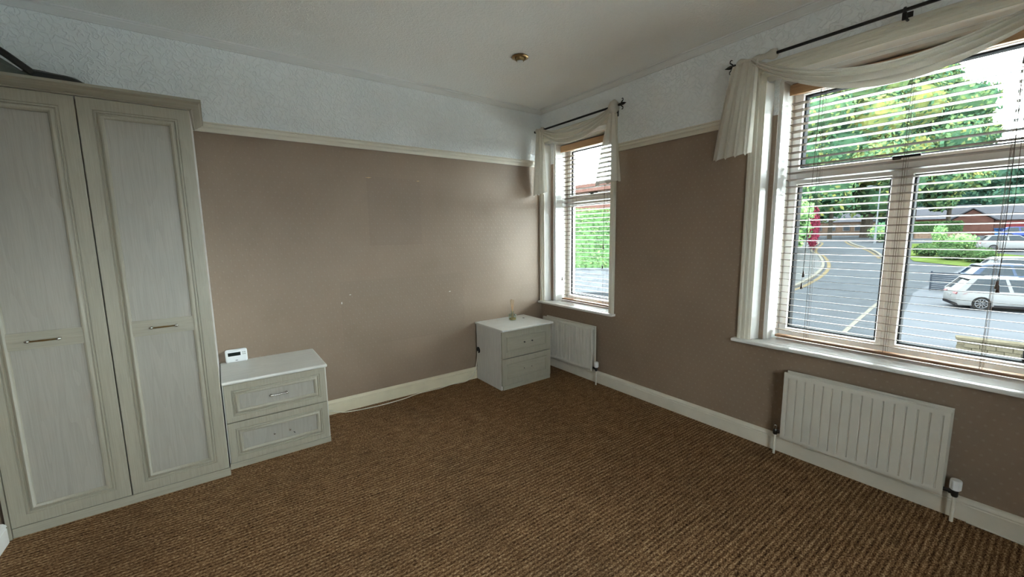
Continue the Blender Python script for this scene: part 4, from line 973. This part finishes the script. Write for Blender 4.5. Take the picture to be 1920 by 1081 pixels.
# cars, built along +x (front) at the origin and then placed
def car(label, paint, loc, heading, ln=4.4, wd=1.82, h=1.55, suv=False):
    """heading: angle of the car's front in the ground plane"""
    r = thing('car', label, 'car', (0, 0, 0))
    g = 0.20 if suv else 0.17; bl = 0.92 if suv else 0.86; hl = ln/2
    # lower body: side outline with rounded nose and tail, lofted over the width
    out = catmull([(-hl+0.10, g), (-hl, g+0.22), (-hl+0.03, bl-0.10), (-hl+0.18, bl+0.02), (-hl*0.4, bl+0.03), (hl*0.35, bl), (hl*0.72, bl-0.10), (hl-0.10, bl-0.24), (hl, g+0.28), (hl-0.12, g)], 3)
    rows = []
    for wy, sx, dz in ((-1, 0.965, 0.06), (-0.97, 0.985, 0.025), (-0.86, 1, 0), (0.86, 1, 0), (0.97, 0.985, 0.025), (1, 0.965, 0.06)):
        rows.append([(x*sx, wy*wd/2, min(max(z, g+dz*0.6), 9) if z < g+0.2 else z-dz) for x, _, z in [(p.x, 0, p.y) for p in [Vector((q[0], q[1], 0)) for q in out]]])
    MB().loops(rows, True, True, True).build('body', paint, r, smooth='auto')
    # greenhouse
    xr0, xr1, xf1, xf0 = -hl+0.14, -hl+0.62, hl*0.12, hl*0.50
    def gh(x0, x1, x2, x3, z0, z1, i0, i1):
        return [[(x0, s*(wd/2-i0), z0), (x1, s*(wd/2-i1), z1), (x2, s*(wd/2-i1), z1), (x3, s*(wd/2-i0), z0)] for s in (-1, 1)]
    MB().loops(gh(xr0, xr1, xf1, xf0, bl-0.02, h-0.05, 0.07, 0.20), True, True, True).build('windows', 'carglass', r, bevel=0.03)
    mb = MB(); mb.loops([[(xr1-0.20, s*(wd/2-0.20), h-0.08), (xr1+0.05, s*(wd/2-0.24), h-0.01), ((xr1+xf1)/2, s*(wd/2-0.26), h+0.015), (xf1, s*(wd/2-0.24), h-0.02), (xf1+0.08, s*(wd/2-0.20), h-0.07)] for s in (-1, 1)], True, True, True)
    mb.build('roof', paint, r, smooth='auto')
    for s in (-1, 1):
        for xa, xb, k in ((xr0+0.02, xr1, 0.15), ((xr0+xf0)/2+0.12, (xr1+xf1)/2+0.12, 0.07), (xf0, xf1, 0.06)):
            y0_, y1_ = s*(wd/2-0.065), s*(wd/2-0.195)
            MB().loops([[(xa-k, y0_, bl-0.02), (xa+k, y0_, bl-0.02), (xa+k, y0_-s*0.05, bl-0.02), (xa-k, y0_-s*0.05, bl-0.02)], [(xb-k*0.7, y1_, h-0.05), (xb+k*0.7, y1_, h-0.05), (xb+k*0.7, y1_-s*0.05, h-0.05), (xb-k*0.7, y1_-s*0.05, h-0.05)]], True, True, True).build('pillar', paint, r)
        MB().loops([[(-hl-0.005, s*(wd/2-0.10), bl-0.16), (-hl-0.005, s*(wd/2-0.48), bl-0.14), (-hl+0.05, s*(wd/2-0.48), bl-0.02), (-hl+0.05, s*(wd/2-0.06), bl-0.04)], [(-hl+0.24, s*(wd/2+0.005), bl-0.17), (-hl+0.1, s*(wd/2-0.48), bl-0.14), (-hl+0.1, s*(wd/2-0.48), bl-0.04), (-hl+0.40, s*(wd/2+0.005), bl-0.07)]], True, True, True).build('tail_light', 'taillight', r)
        MB().sphere((xf0-0.10, s*(wd/2+0.09), bl+0.08), 0.12, 8, 6, (0.7, 0.9, 0.7)).build('mirror', paint, r, smooth=True)
        for xw in (-hl*0.60, hl*0.62):
            R_ = 0.345 if suv else 0.315
            MB().lathe([(R_+0.055, -0.005), (R_+0.055, 0.012), (R_-0.02, 0.012)], (xw, s*(wd/2-0.015), R_), (0, s, 0), 20).build('wheel_arch', 'trim_black', r)
            w_ = MB().lathe([(R_*0.55, -0.20), (R_*0.95, -0.20), (R_, -0.17), (R_, -0.01), (R_*0.93, 0.02), (R_*0.68, 0.02)], (xw, s*(wd/2-0.005), R_), (0, s, 0), 22).build('wheel', 'tyre', r, smooth='auto')
            mb = MB(); mb.lathe([(R_*0.70, 0.004), (R_*0.66, 0.024), (R_*0.60, 0.024), (R_*0.58, 0.006)], (xw, s*(wd/2-0.005), R_), (0, s, 0), 22)
            for k in range(10):
                a = 2*PI*k/10; c0 = Vector((xw, s*(wd/2+0.012), R_)); e = Vector((math.cos(a), 0, math.sin(a)))
                mb.tube([c0+e*0.03, c0+e*R_*0.62], 0.017, 4)
            mb.build('rim', 'alloy', w_)
    MB().box(-hl-0.012, -0.26, g+0.38, -hl+0.03, 0.26, g+0.49).build('number_plate', 'housewhite', r)
    mb = MB(); mb.box(-hl+0.02, -wd/2+0.03, g-0.02, -hl+0.3, wd/2-0.03, g+0.13); mb.box(-hl*0.42, -wd/2-0.002, g-0.01, hl*0.42, wd/2+0.002, g+0.11)
    mb.build('lower_trim', 'trim_black', r, bevel=0.02)
    r.location = loc; r.rotation_euler = (0, 0, heading)
    return r
def place_car(label, paint, rear, ang, **kw):
    ln = kw.get('ln', 4.4); hd = math.radians(ang)
    x, y = rear[0]+math.cos(hd)*ln/2, rear[1]+math.sin(hd)*ln/2
    return car(label, paint, (x, y, terr(x)+0.02), hd, **kw)
place_car('white car parked nearest the house, tail towards the street', 'car_white', (27.0, -0.15), -68, suv=True, h=1.58, ln=4.45)
place_car('dark navy car parked behind the white car', 'car_navy', (34.0, 0.15), -66, h=1.50)
place_car('silver car parked behind the navy car', 'car_silver', (37.6, -0.2), -66, h=1.52)
place_car('small white car on the drive beyond the lawn', 'car_white', (57.0, 1.9), -76, h=1.50, ln=4.3)
place_car('bright blue car in front of the red garage door', 'car_blue', (88.0, 2.9), -80, h=1.50, ln=4.3)
